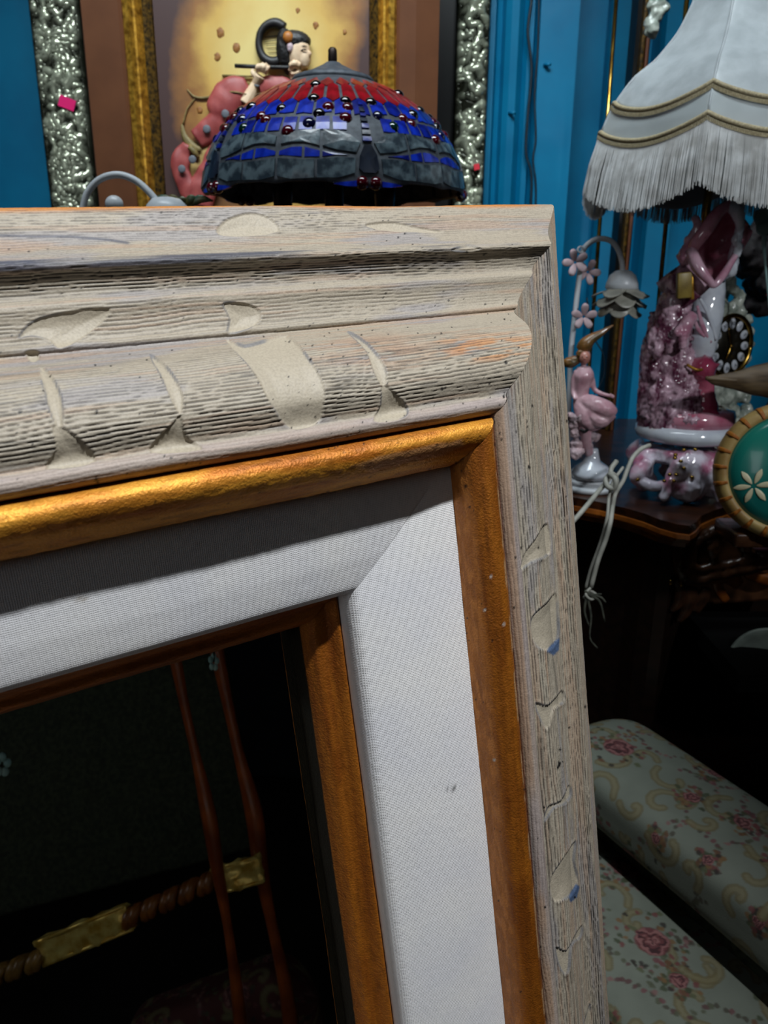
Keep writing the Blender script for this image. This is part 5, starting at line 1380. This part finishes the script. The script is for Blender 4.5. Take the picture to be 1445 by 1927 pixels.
for k in range(12):
    a = PI / 2 - k * PI / 6; u, v = 0.038 * math.cos(a), 0.038 * math.sin(a)
    b = bmesh.new(); mt = rm @ Matrix.Rotation(a - PI / 2, 3, 'Z')
    ball(b, cl(u, v, 0.002), (0.0078, 0.0100, 0.0022), 2, mt); o = bm_obj('cartouche', b, MAT['porc_white'], ck)
    cu = bpy.data.curves.new('numeral', 'FONT'); cu.body = NUM[k]; cu.size = 0.0095; cu.align_x = 'CENTER'; cu.align_y = 'CENTER'; cu.extrude = 0.0002
    to = bpy.data.objects.new('tmp', cu); COL.objects.link(to); dg = bpy.context.evaluated_depsgraph_get()
    me = bpy.data.meshes.new_from_object(to.evaluated_get(dg)); bpy.data.objects.remove(to)
    no = bpy.data.objects.new('numeral', me); COL.objects.link(no); me.materials.clear(); me.materials.append(MAT['ink']); no.parent = o
    no.matrix_local = Matrix.Translation(nrm * 0.0024) @ mt.to_4x4()
for (a, L1, w) in ((1.95, 0.034, 0.0016), (4.35, 0.026, 0.002)):
    b = bmesh.new(); tube(b, [cl(0, 0, .005), cl(L1 * .5 * math.cos(a), L1 * .5 * math.sin(a), .005), cl(L1 * math.cos(a), L1 * math.sin(a), .005)], [w * .6, w, w * .3], 6, 3); bm_obj('hand', b, MAT['brass'], ck)
b = bmesh.new(); ball(b, cl(0, 0, .005), 0.003, 2); bm_obj('hub', b, MAT['brass'], ck)
b = bmesh.new(); back = lambda u, v, d: cl(u, v, d)
lathe(b, cl(0, 0, -0.04), [(0.02, 0), (0.056, 0.002), (0.066, 0.02), (0.064, 0.034), (0.050, 0.036)], 40, axis=nrm)
for k in range(18):
    a = 2 * PI * k / 18; ball(b, cl(0.066 * math.cos(a), 0.066 * math.sin(a), -0.012), (0.011, 0.011, 0.012), 2)
tube(b, [cl(-.02, .060, -.015), cl(-.03, .085, -.015), cl(-.008, .105, -.015), cl(.0, .13, -.01), cl(.006, .098, -.015), cl(.03, .085, -.015), cl(.02, .06, -.015)], [0.012, 0.009, 0.010, 0.004, 0.008, 0.009, 0.011], 12, 5)
tube(b, [cl(-.05, .04, -.02), cl(-.075, .055, -.02), cl(-.085, .085, -.02), cl(-.06, .09, -.02)], [0.012, 0.010, 0.008, 0.005], 10, 5)
tube(b, [c_(1346, 590, .02), c_(1352, 560, .02), c_(1362, 532, .02), c_(1376, 524, .03)], [0.016, 0.016, 0.014, 0.010], 12, 5)
tube(b, [cl(0, -.06, -.02), cl(-.01, -.10, -.02), c_(1366, 760, 0), c_(1362, 800, 0)], [0.026, 0.020, 0.016, 0.020], 14, 5)
for (x, y) in ((1346, 735), (1366, 745), (1386, 740), (1352, 770), (1376, 775), (1396, 790), (1384, 805), (1366, 810), (1350, 800)): ball(b, c_(x, y, rr.uniform(-.02, .02)), (0.016, 0.012, 0.018), 2)
tube(b, [c_(1340, 820), c_(1362, 842), c_(1392, 838), c_(1420, 850)], [0.018, 0.022, 0.022, 0.016], 12, 5)
ball(b, (c_(1370, 880).x, yk, CZ + .020), (0.06, 0.04, 0.018), 3)
tube(b, [c_(1366, 830), (c_(1370, 880).x, yk, CZ + .02)], [0.03, 0.04], 14, 2)
o = organic('rocaille_case', b, MAT['cream_body'], ck, 0.0028, 1, 0.003, 110, 7)
b = bmesh.new(); ball(b, c_(1340, 592, -0.012), (0.004, 0.003, 0.006), 2); bm_obj('red_tag', b, MAT['redtag'], ck)
# small grey-white figures crowding behind the clock base
b = bmesh.new()
tube(b, [WY(1402, 760, 1.50), WY(1404, 785, 1.50), WY(1408, 820, 1.51), WY(1410, 848, 1.52)], [0.010, 0.016, 0.022, 0.03], 12, 5); ball(b, WY(1400, 748, 1.46), 0.013, 2); tube(b, [WY(1402, 776, 1.46), WY(1420, 790, 1.45), WY(1412, 806, 1.43)], [0.008, 0.006, 0.005], 8, 4)
tube(b, [WY(1410, 846, 1.52), (WY(1410, 848, 1.52).x, 1.52, CZ + .008)], [0.026, 0.030], 14, 1)
o = organic('figurine', b, MAT['cream_body'], None, 0.0026, 2, 0.003, 90, 9); tag(o, 'small grey white figurine in shadow to the right of the clock foot', 'figurine')

# ------------------------------------------------------------------ grey brown wooden blade crossing at the right
b = bmesh.new(); yy_ = 1.12
rings = []
dp = [(1328, 712, 3, 7), (1350, 716, 10, .1), (1380, 716, 16, 1), (1410, 716, 25, 1), (1445, 715, 32, 1), (1500, 716, 40, 1), (1580, 722, 44, 1)]
P_ = [WY(x, y, yy_) for x, y, h, k in dp]
tube(b, P_, [h * 0.00078 for x, y, h, k in dp], 20, 6, flat=0.45, flatdir=(0.1, 1, 0)); 
tube(b, [P_[0], P_[2], P_[4], P_[6]], [0.003, 0.006, 0.007, 0.008], 10, 5); wobble(b, 0.0012, 60)
pb = empty('wooden_paddle', (WY(1580, 722, yy_).x, yy_, CZ), 'grey brown carved wooden paddle lying across in front of the clock', 'paddle')
bm_obj('blade', b, MAT['driftwood'], pb)
b = bmesh.new(); tube(b, [P_[-1], P_[-1] + Vector((.10, 0.02, -.02)), (P_[-1].x + .16, yy_ + .03, CZ + .01)], [0.02, 0.014, 0.012], 12, 4); lathe(b, (P_[-1].x + .16, yy_ + .03, CZ), [(0.06, 0), (0.05, 0.012), (0.02, 0.02)], 24); bm_obj('stand', b, MAT['driftwood'], pb)

# ------------------------------------------------------------------ turquoise tambourine-like round box with bone flowers
yt = 0.935
tcx, tcy = WY(1480, 893, yt), None
tb = empty('round_box', (WY(1500, 1010, yt + .05).x, yt + .05, WY(1500, 1010, yt).z), 'turquoise round box with bone flower inlay and striped straw rim at the right edge', 'box')
tn = Vector((-0.30, -0.93, 0.20)).normalized(); C0 = WY(1487, 888, yt)
tu = Vector((0, 0, 1)); tu = (tu - tn * tu.dot(tn)).normalized(); tr = tu.cross(tn)
if tr.x < 0: tr = -tr
RT = 0.0705
b = bmesh.new(); lathe(b, C0, [(RT + .012, -0.05), (RT + .016, -0.02), (RT + .0145, -0.006), (RT + .008, 0.001), (RT, 0.002), (RT, -0.004)], 72, axis=tn); bm_obj('rim', b, MAT['straw'], tb)
for k in range(24):
    a = 2 * PI * k / 24; d_ = tr * math.cos(a) + tu * math.sin(a)
    b = bmesh.new(); s1_, s2_ = C0 + d_ * (RT + .001) + tn * .0028, C0 + d_ * (RT + .010) + tn * .0006
    tube(b, [s1_, s1_ * .5 + s2_ * .5, s2_, C0 + d_ * (RT + .0148) - tn * .0062, C0 + d_ * (RT + .0162) - tn * .018], [0.0016, 0.0022, 0.0026, 0.0028, 0.0026], 6, 3, flat=0.16, flatdir=tn); bm_obj('stripe', b, MAT['amber'], tb)
b = bmesh.new(); lathe(b, C0, [(RT + .001, -0.006), (RT + .001, 0.000), (RT * .8, 0.006), (RT * .4, 0.011), (0.0, 0.0125)], 72, axis=tn); bm_obj('lid', b, MAT['teal'], tb)
def bone_flower(u0, v0, L, n=6, ph=0.25):
    for k in range(n):
        a = ph + 2 * PI * k / n; r_ = math.hypot(u0, v0)
        def pt(t_): 
            u, v = u0 + L * t_ * math.cos(a), v0 + L * t_ * math.sin(a); rad = math.hypot(u, v)
            hh = float(np.interp(rad, [0, RT * .4, RT * .8, RT], [0.0125, 0.011, 0.006, 0.0])) + .0006
            return C0 + tr * u + tu * v + tn * hh
        b = bmesh.new(); tube(b, [pt(.14), pt(.4), pt(.72), pt(1.0)], [0.0006, L * .13, L * .15, 0.0006], 10, 5, flat=0.18, flatdir=tn); bm_obj('inlay_petal', b, MAT['bone'], tb)
fp = WY(1416, 914, yt); dlt = fp - C0
# intersect the view ray with the lid plane
rv = ray(1416, 914); tt_ = (C0 - CAM).dot(tn) / rv.dot(tn); fp = CAM + rv * tt_; dlt = fp - C0
bone_flower(dlt.dot(tr), dlt.dot(tu), 0.0225, 6, 0.22)
bone_flower(-dlt.dot(tr) * .8, dlt.dot(tu), 0.022, 6, 0.5); bone_flower(0.0, 0.045, 0.022, 6, 0.1)
b = bmesh.new(); bz = tb.location.z; box(b, (C0.x + .03, yt + .045, bz - .01), (0.16, 0.07, 0.02)); bm_obj('foot', b, MAT['shellac'], tb, bevel=.004)

# ------------------------------------------------------------------ rods, tall dark frame and trinkets at the upper right
for i, (pts, y, l) in enumerate([([(1163, -60), (1160, 0), (1153, 90), (1147, 170), (1130, 420), (1110, 700), (1093, 900)], 1.72, 'thin brass rod standing before the blue wall left of the white lampshade'),
                                 ([(1292, 0), (1261, 375), (1254, 440), (1244, 520), (1228, 690)], 1.5, 'thin brass rod dropping behind the pink porcelain lamp')]):
    a_, c2 = WY(*pts[1], y), None
    b = bmesh.new(); tube(b, [Vector((WY(pts[0][0], pts[0][1], y).x, y, WY(*pts[0], y).z + (.0 if i else .1))), WY(*pts[-1], y)], 0.0042, 10, 1)
    lathe(b, WY(*pts[-1], y), [(0.012, -0.0), (0.012, 0.004), (0.005, 0.01)], 14)
    tag(bm_obj('brass_rod', b, MAT['brass']), l, 'rod')
ym = 1.78
tf = empty('tall_dark_frame', (vx(1215, ym), ym, CZ), 'tall narrow dark frame with gilt edge standing behind the white lampshade', 'frame')
xa, xb2 = vx(1192, ym, 100), vx(1220, ym, 100); zt_ = 2.2
b = bmesh.new(); box(b, ((xa + xb2) / 2, ym + .02, (CZ + zt_) / 2), (xb2 - xa, 0.05, zt_ - CZ)); bm_obj('case', b, MAT['black'], tf, smooth=False)
for (p0, p1, m) in ((1205, 1212, 'golddark'), (1214, 1220, 'brown2')):
    b = bmesh.new(); x0_, x1_ = vx(p0, ym - .02, 100), vx(p1, ym - .02, 100); box(b, ((x0_ + x1_) / 2, ym - .012, (CZ + zt_) / 2), (x1_ - x0_, 0.02, zt_ - CZ)); bm_obj('edge_strip', b, MAT[m], tf, smooth=False, bevel=.002)
b = bmesh.new()
hx_ = lambda x, y, d=0: WY(x, y, 1.62 + d)
for (x, y, r_) in ((1232, 10, .014), (1240, 22, .012), (1230, 34, .012), (1226, 46, .014), (1244, 6, .010), (1236, -6, .014), (1250, 16, .009)): ball(b, hx_(x, y), (r_, .012, r_), 2)
tube(b, [hx_(1228, 40), hx_(1226, 56), hx_(1236, 58)], [.010, .014, .012], 10, 4); tube(b, [hx_(1236, -30), hx_(1234, 0), hx_(1232, 40)], [.012, .012, .012], 10, 4)
tube(b, [hx_(1236, -30), hx_(1236, -120)], .004, 8, 1)
o = organic('porcelain_bracket', b, MAT['cream_body'], None, 0.0025, 1, 0.003, 110, 3)
tag(o, 'glossy greyish porcelain flower ornament hanging beside the top of the white lampshade', 'ornament')
# dark silk flowers, pale blue petals and a red bead at the far right
b = bmesh.new(); cf = lambda x, y, d=0: WY(x + 14, y, 1.66 + d)
for k in range(60): ball(b, cf(1446 + rr.uniform(-56, 60), 516 + rr.uniform(-90, 66), rr.uniform(0, .1)), (rr.uniform(.018, .030),) * 3, 2)
tube(b, [cf(1460, 560, .05), cf(1462, 700, .05), Vector((cf(1462, 700, .05).x, cf(1462, 700, .05).y, CZ + .012))], [.01, .012, .04], 10, 3)
sf = organic('silk_flowers', b, MAT['darkflower'], None, 0.005, 0, 0.006, 60, 3); tag(sf, 'bunch of near black silk flowers in shadow above the clock', 'flowers')
b = bmesh.new(); ball(b, cf(1437, 555, -.03), (.010, .006, .0045), 2); ball(b, cf(1444, 560, -.03), (.006, .005, .006), 2); bm_obj('red_petal', b, MAT['red'], sf)
b = bmesh.new(); cg = lambda x, y: WY(x, y, 1.3)
for k in range(5):
    a = 2 * PI * k / 5 + .4; c = cg(1446, 412); d_ = Vector((math.cos(a), -.2, math.sin(a)))
    tube(b, [c, c + d_ * .014, c + d_ * .026], [.003, .014, .006], 12, 5, flat=.3, flatdir=(0, 1, 0))
tube(b, [cg(1446, 412), cg(1438, 446), cg(1440, 500), cg(1452, 620)], [.003, .004, .002, .002], 8, 4)
o = bm_obj('pale_flower', b, MAT['bluegrey']); tag(o, 'pale blue green artificial flower at the right edge under the lampshade', 'flower')

# ------------------------------------------------------------------ dish below the cabinet
b = bmesh.new(); x0_ = WY(1375, 1250, 1.0).x; zt3 = WY(1445, 1250, 1.0).z; box(b, (x0_ + .20, 1.075, zt3 - .014), (0.40, 0.21, 0.028)); bm_obj('shelf', b, mat('matt_black', (4, 4, 4), rough=.95, spec=.1), cab, smooth=False)
dp_ = empty('glass_dish', (WY(1450, 1245, 1.02).x, 1.02, WY(1450, 1251, .97).z), 'smoky glass dish standing on edge on a black shelf under the turquoise box', 'dish')
dn_ = Vector((-.45, -.75, .48)).normalized(); dc = WY(1448, 1258, 1.02)
b = bmesh.new(); lathe(b, dc, [(0.0, -0.02), (0.030, -0.017), (0.050, -0.006), (0.056, 0.004), (0.058, 0.007), (0.054, 0.007), (0.048, -0.001), (0.028, -0.012), (0.0, -0.014)], 48, axis=dn_, caps=False)
bmesh.ops.bisect_plane(b, geom=b.verts[:] + b.edges[:] + b.faces[:], plane_co=(0, 0, zt3 + .001), plane_no=(0, 0, -1), clear_outer=True)
gm = mat('smoky_dish_glass', (120, 130, 122), (96, 104, 98), rough=0.15, coat=.6, scale=30); bm_obj('bowl', b, gm, dp_)

# ------------------------------------------------------------------ tapestry cushions of the sofa (lower right)
def tapestry(uv, seed, ground=(104, 111, 101)):
    """uv in metres -> colours: pale ground, ochre scrolls, rose sprays and dark rose bouquets"""
    u, v = uv[:, 0], uv[:, 1]; R_ = random.Random(seed)
    c = np.tile(np.array(lin(ground)), (len(u), 1))
    sh = fbm(u * 40 + 30, v * 40 + 30, seed, 3)[:, None]; c = c * (0.86 + 0.24 * sh)
    def mixi(f, col): 
        nonlocal c
        f = np.clip(f, 0, 1)[:, None]; c = c * (1 - f) + np.array(lin(col)) * f
    umin, umax, vmin, vmax = u.min(), u.max(), v.min(), v.max()
    # scroll curves
    cell = 0.080
    iu = int((umax - umin) / cell) + 2; iv = int((vmax - vmin) / cell) + 2
    jitter = fbm(u * 220 + 5, v * 220 + 5, seed + 2, 2)
    for a in range(iu):
        for b_ in range(iv):
            cx_ = umin + (a + .5) * cell + R_.uniform(-.012, .012); cy_ = vmin + (b_ + .5) * cell + R_.uniform(-.012, .012)
            near = (np.abs(u - cx_) < .09) & (np.abs(v - cy_) < .09)
            if not near.any(): continue
            uu, vv = u[near], v[near]; jj = jitter[near]
            def pt(f, col):
                f = np.clip(f, 0, 1)[:, None]; c[near] = c[near] * (1 - f) + np.array(lin(col)) * f
            ph = R_.uniform(0, 2 * PI); sg = R_.choice((-1, 1))
            # two C-scrolls
            for off, R0 in ((0, .030), (2.2, .022)):
                sp = [(cx_ + .02 * math.cos(ph + off) + (R0 - .0028 * k) * math.cos(ph + off + sg * k * .5), cy_ + .02 * math.sin(ph + off) + (R0 - .0028 * k) * math.sin(ph + off + sg * k * .5)) for k in range(9)]
                d = seg_d(uu, vv, sp)
                pt(sstep(.0046, .0030, d + (jj - .5) * .003) * 0.8, (108, 102, 74)); pt(sstep(.0022, .0012, np.abs(d - .0042)) * .7, (92, 84, 56))
            # spray of small roses along an arc
            for k in range(15):
                a2 = ph + 3.4 + k * .16; px_, py_ = cx_ + .042 * math.cos(a2) + R_.uniform(-.003, .003), cy_ + .042 * math.sin(a2) + R_.uniform(-.003, .003)
                d = np.hypot(uu - px_, vv - py_) + (jj - .5) * .004
                pt(sstep(.0042, .0022, d) * .85, R_.choice([(96, 58, 62), (76, 46, 48), (70, 74, 56), (112, 82, 80), (60, 56, 46)]))
            # bouquet
            kind = R_.random()
            if kind < .8:
                bx_, by_ = cx_ + R_.uniform(-.03, .03), cy_ + R_.uniform(-.03, .03); big = R_.choice((.008, .012, .024))
                for k in range(44):
                    a2 = R_.uniform(0, 2 * PI); r_ = big * 1.7 * R_.uniform(.5, 1.25); d = np.hypot((uu - bx_ - r_ * math.cos(a2)), (vv - by_ - r_ * math.sin(a2)) * 1.2) + (jj - .5) * .005
                    pt(sstep(.0048, .0025, d) * .9, R_.choice([(56, 64, 44), (76, 82, 58), (88, 62, 42), (98, 54, 54), (40, 36, 32), (104, 80, 50)]))
                d = np.hypot(uu - bx_, vv - by_); an = np.arctan2(vv - by_, uu - bx_)
                pt(sstep(big * .95, big * .8, d + (jj - .5) * .004) * .95, (92, 46, 50))
                wv = d / big * 11 + 1.3 * np.sin(3 * an + ph) + .8 * np.sin(5 * an + 2 * ph) + (jj - .5) * 5
                pt(sstep(.2, .8, np.sin(wv)) * sstep(big * .95, big * .75, d) * .8, (134, 94, 92))
                pt(sstep(.45, .9, np.sin(wv + 2.4)) * sstep(big * .95, big * .75, d) * .85, (44, 22, 26))
    return np.clip(c, 0, 1)
TAP = NT('tapestry_cloth'); a = TAP.node('ShaderNodeVertexColor'); a.layer_name = 'paint'; TAP.link(a.outputs[0], TAP.b.inputs['Base Color'])
TAP.b.inputs['Roughness'].default_value = .8; tc = TAP.node('ShaderNodeTexCoord'); nz = TAP.node('ShaderNodeTexNoise', Scale=900, Detail=2); TAP.link(tc.outputs['Object'], nz.inputs['Vector']); TAP.link(TAP.bump(nz.outputs[0], .4, .001), TAP.b.inputs['Normal'])
MAT['tapestry'] = TAP.m
def bolster(A, B, half_w, half_t, wdir, tdir, name, parent, seed, nl=360, ns=240, ss=0.5, ground=(104, 111, 101)):
    """long padded cushion from A to B, superellipse section"""
    A, B = Vector(A), Vector(B); L = (B - A).length; ax_ = (B - A).normalized()
    wdir = Vector(wdir); wdir = (wdir - ax_ * wdir.dot(ax_)).normalized(); tdir = ax_.cross(wdir)
    if tdir.z < 0: tdir = -tdir
    t_ = np.linspace(0, 1, nl); ph = np.linspace(0, 2 * PI, ns, endpoint=False)
    # end rounding
    e_ = np.minimum(t_, 1 - t_) * L; sc2 = np.sqrt(np.clip(1 - np.clip(1 - e_ / (half_w * .8), 0, 1) ** 2.6, 0.0004, 1))
    cs, sn = np.cos(ph), np.sin(ph)
    pd = np.linspace(0, 2 * PI, 4001); cd_, sd_ = np.cos(pd), np.sin(pd)
    XD = np.sign(cd_) * np.abs(cd_) ** ss * half_w; YD = np.sign(sd_) * np.abs(sd_) ** ss * half_t
    ad_ = np.r_[0, np.cumsum(np.hypot(np.diff(XD), np.diff(YD)))]; aa = np.linspace(0, ad_[-1], ns, endpoint=False)
    X = np.interp(aa, ad_, XD); Y = np.interp(aa, ad_, YD)
    T2, PH = np.meshgrid(t_, np.arange(ns), indexing='ij')
    XX = X[PH] * sc2[:, None]; YY = Y[PH] * (sc2[:, None] ** .8)
    YY = YY * (1 + .05 * (fbm(T2 * L * 7, XX * 7 + 3, seed + 50, 2) - .5))
    V = np.array(A)[None, None, :] + np.array(ax_) * (T2 * L)[..., None] + np.array(wdir) * XX[..., None] + np.array(tdir) * YY[..., None]
    arc = np.r_[0, np.cumsum(np.hypot(np.diff(np.r_[X, X[0]]), np.diff(np.r_[Y, Y[0]])))][:-1]
    uv = np.stack([(T2 * L).ravel(), (arc[PH]).ravel()], 1)
    C = tapestry(uv, seed, ground)
    F = gridF(nl, ns, True)
    return np_obj(name, V.reshape(-1, 3), F, MAT['tapestry'], parent, C)
sz = 0.60
A1 = WZ(1118, 1392, sz); B1 = WZ(1500, 1770, sz)
sofa = empty('tapestry_sofa', (A1.x + .2, A1.y - .1, 0), 'floral tapestry sofa of pale ground and rose bouquets in shadow at lower right', 'sofa')
wd_ = (B1 - A1).cross(Vector((0, 0, 1)))
A1 = WZ(1085, 1392, sz); B1 = WZ(1560, 1747, sz); B1 = A1 + (B1 - A1) * 1.35
bolster(A1, B1, 0.088, 0.045, wd_, None, 'arm_cushion', sofa, 5, 480, 300)
sz2 = 0.47
A2 = WZ(1020, 1760, sz2); B2 = WZ(1330, 2120, sz2)
A2 = WZ(1060, 1600, sz2); B2 = WZ(1480, 2080, sz2)
bolster(A2, B2, 0.13, 0.05, wd_, None, 'seat_cushion', sofa, 9, 420, 340)
b = bmesh.new(); c = (A1 + B1) / 2; ang = math.atan2((B1 - A1).y, (B1 - A1).x)
box(b, (c.x, c.y, (sz - .045) / 2), ((B1 - A1).length * .9, 0.10, sz - .05), Matrix.Rotation(ang, 3, 'Z')); bm_obj('arm_base', b, MAT['green_velvet'], sofa, bevel=.01)
c = (A2 + B2) / 2; box_ = bmesh.new(); box(box_, (c.x, c.y, (sz2 - .05) / 2), ((B2 - A2).length * .9, 0.22, sz2 - .06), Matrix.Rotation(ang, 3, 'Z')); bm_obj('seat_base', box_, MAT['green_velvet'], sofa, bevel=.01)

# ------------------------------------------------------------------ low table that carries the big frame
b = bmesh.new(); tx, ty, tz = -0.17, 0.42, 0.436
lt = empty('low_table', (tx, ty, 0), 'dark low table under the large grey frame', 'table')
rz = Matrix.Rotation(math.radians(37), 3, 'Z')
box(b, (tx, ty, tz - .015), (0.80, 0.16, 0.03), rz); bm_obj('top', b, MAT['walnut'], lt, smooth=False)
for sx_ in (-.36, .36):
    for sy_ in (-.06, .06):
        b = bmesh.new(); p = rz @ Vector((sx_, sy_, 0)); tube(b, [(tx + p.x, ty + p.y, tz - .03), (tx + p.x, ty + p.y, 0.001)], [.018, .012], 12, 2); bm_obj('leg', b, MAT['walnut'], lt)

# ------------------------------------------------------------------ what the mirror shows: furniture standing to the right of the camera
mn = Vector(RW.col[2]); m0 = CW + RW @ Vector((0, 0, MIRH * U))
def VM(px, py, d):
    p = WD(px, py, d); return p - 2 * mn * (p - m0).dot(mn)
def VMd(v): v = Vector(v); return v - 2 * mn * v.dot(mn)
D = 1.15
ch = empty('carved_settee', Vector((VM(300, 1700, D).x, VM(300, 1700, D).y, 0)), 'carved mahogany settee with twisted gilt mounted rail reflected in the dark mirror', 'settee')
MAT['mountgold'] = mat('bright_gilt_mount', (255, 232, 140), (206, 166, 70), rough=.25, metal=.45, scale=60)
# twisted rail
ra, rb_ = VM(-60, 1858, D), VM(500, 1636, D)
def rope(px0, py0, px1, py1, d, r_, turns, m):
    a_, c2 = VM(px0, py0, d), VM(px1, py1, d); dr = (c2 - a_).normalized(); s1_ = dr.orthogonal().normalized(); s2_ = dr.cross(s1_)
    for st in range(2):
        b = bmesh.new(); n = turns * 8
        pts = [a_.lerp(c2, k / n) + (s1_ * math.cos(2 * PI * (k / 8 + st / 3)) + s2_ * math.sin(2 * PI * (k / 8 + st / 3))) * r_ * .5 for k in range(n + 1)]
        tube(b, pts, r_ * .46, 8, 1); bm_obj('twisted_strand', b, m, ch)
rope(-60, 1858, 88, 1800, D, .017, 4, mat('straw_rope', (140, 106, 52), (110, 80, 36), rough=.35, scale=60))
rope(232, 1732, 408, 1654, D, .017, 5, mat('dark_amber_rope', (128, 76, 28), (96, 52, 18), rough=.35, scale=60))
for (xa_, ya_, xb_, yb2) in ((80, 1790, 245, 1722), (404, 1656, 490, 1632)):
    b = bmesh.new(); a_, c2 = VM(xa_, ya_, D), VM(xb_, yb2, D); dr = (c2 - a_).normalized()
    fd = VMd(M @ Vector((0, 0, 1)))
    wv_ = dr.cross(fd).normalized(); L_2 = (c2 - a_).length
    cmid = (a_ + c2) / 2
    mt = Matrix((dr, fd - dr * fd.dot(dr), wv_)).transposed(); box(b, cmid, (L_2, .014, .034), mt)
    bmesh.ops.subdivide_edges(b, edges=b.edges[:], cuts=9, use_grid_fill=True); wobble(b, .007, 70, .004, 130); o = bm_obj('gilt_mount', b, MAT['mountgold'], ch)
    for sg in (-1, 1):
        b = bmesh.new(); tube(b, [a_ + wv_ * .018 * sg + fd * .007, c2 + wv_ * .018 * sg + fd * .007], .0028, 8, 1); bm_obj('mount_edge', b, MAT['mountgold'], ch)
# slender curved uprights
for pts, r0, d in (([(322, 1200), (332, 1250), (348, 1330), (368, 1420), (392, 1530), (410, 1640), (428, 1740), (444, 1850), (456, 1960)], .0085, D - .03), ([(398, 1180), (410, 1235), (430, 1330), (450, 1420), (478, 1530), (492, 1640), (512, 1740), (536, 1850), (552, 1960)], .0105, D + .02)):
    b = bmesh.new(); tube(b, [VM(x, y, d) for x, y in pts], [r0, r0, r0 * .8, r0 * .8, r0 * 1.3, r0 * 1.1, r0 * .8, r0, r0 * 1.2], 10, 5); bm_obj('upright', b, MAT['redwood'], ch)
# velvet back
P0 = [VM(-120, 1330, D + .35), VM(420, 1230, D + .35), VM(480, 1600, D + .28), VM(-120, 1760, D + .28)]
b = bmesh.new(); prism(b, P0, VMd(M @ Vector((0, 0, -1))) * .05); bm_obj('velvet_back', b, MAT['green_velvet'], ch, bevel=.01)
for ix in (0, 1):
    pt_ = VM(452 if ix else 40, 1990, D)
    b = bmesh.new(); tube(b, [pt_, (pt_.x, pt_.y, .002)], [.014, .01], 10, 1); bm_obj('leg', b, MAT['redwood'], ch)
# tapestry cushion low in the mirror
A3, B3 = VM(250, 2010, D + .1), VM(600, 1880, D + .1)
o = bolster(A3, B3, .085, .05, (0, 0, 1), None, 'tapestry_cushion', None, 21, 220, 160, 0.5, (72, 30, 30))
o['label'] = 'dark red floral tapestry cushion reflected at the bottom of the mirror'; o['category'] = 'cushion'
# pale flowers glimpsed at the mirror's left
for (x, y, r_, l) in ((4, 1440, .008, 'small bluish white blossom reflected at the left of the mirror'), (402, 1246, .006, 'small bluish white blossom reflected near the top of the mirror')):
    b = bmesh.new(); c = VM(x, y, D - .12)
    for k in range(5):
        a = 2 * PI * k / 5; ball(b, c + Vector((math.cos(a) * r_, 0, math.sin(a) * r_ * 1.3)), (r_ * .7, r_ * .4, r_ * .8), 2)
    o = empty('silk_blossom', c, l, 'flower'); bm_obj('blossom', b, MAT['bluegrey'], o)
    b = bmesh.new(); e1 = VM(x + 60, y - 300, D - .12) if x > 100 else VM(-90, y + 30, D - .12); e2 = VM(1000, 900, D - .12) if x > 100 else VM(-200, y + 60, D - .12); tube(b, [c, e1, e2, Vector((e2.x, e2.y, 0.002))], .0016, 6, 3); bm_obj('stem', b, MAT['darkflower'], o)
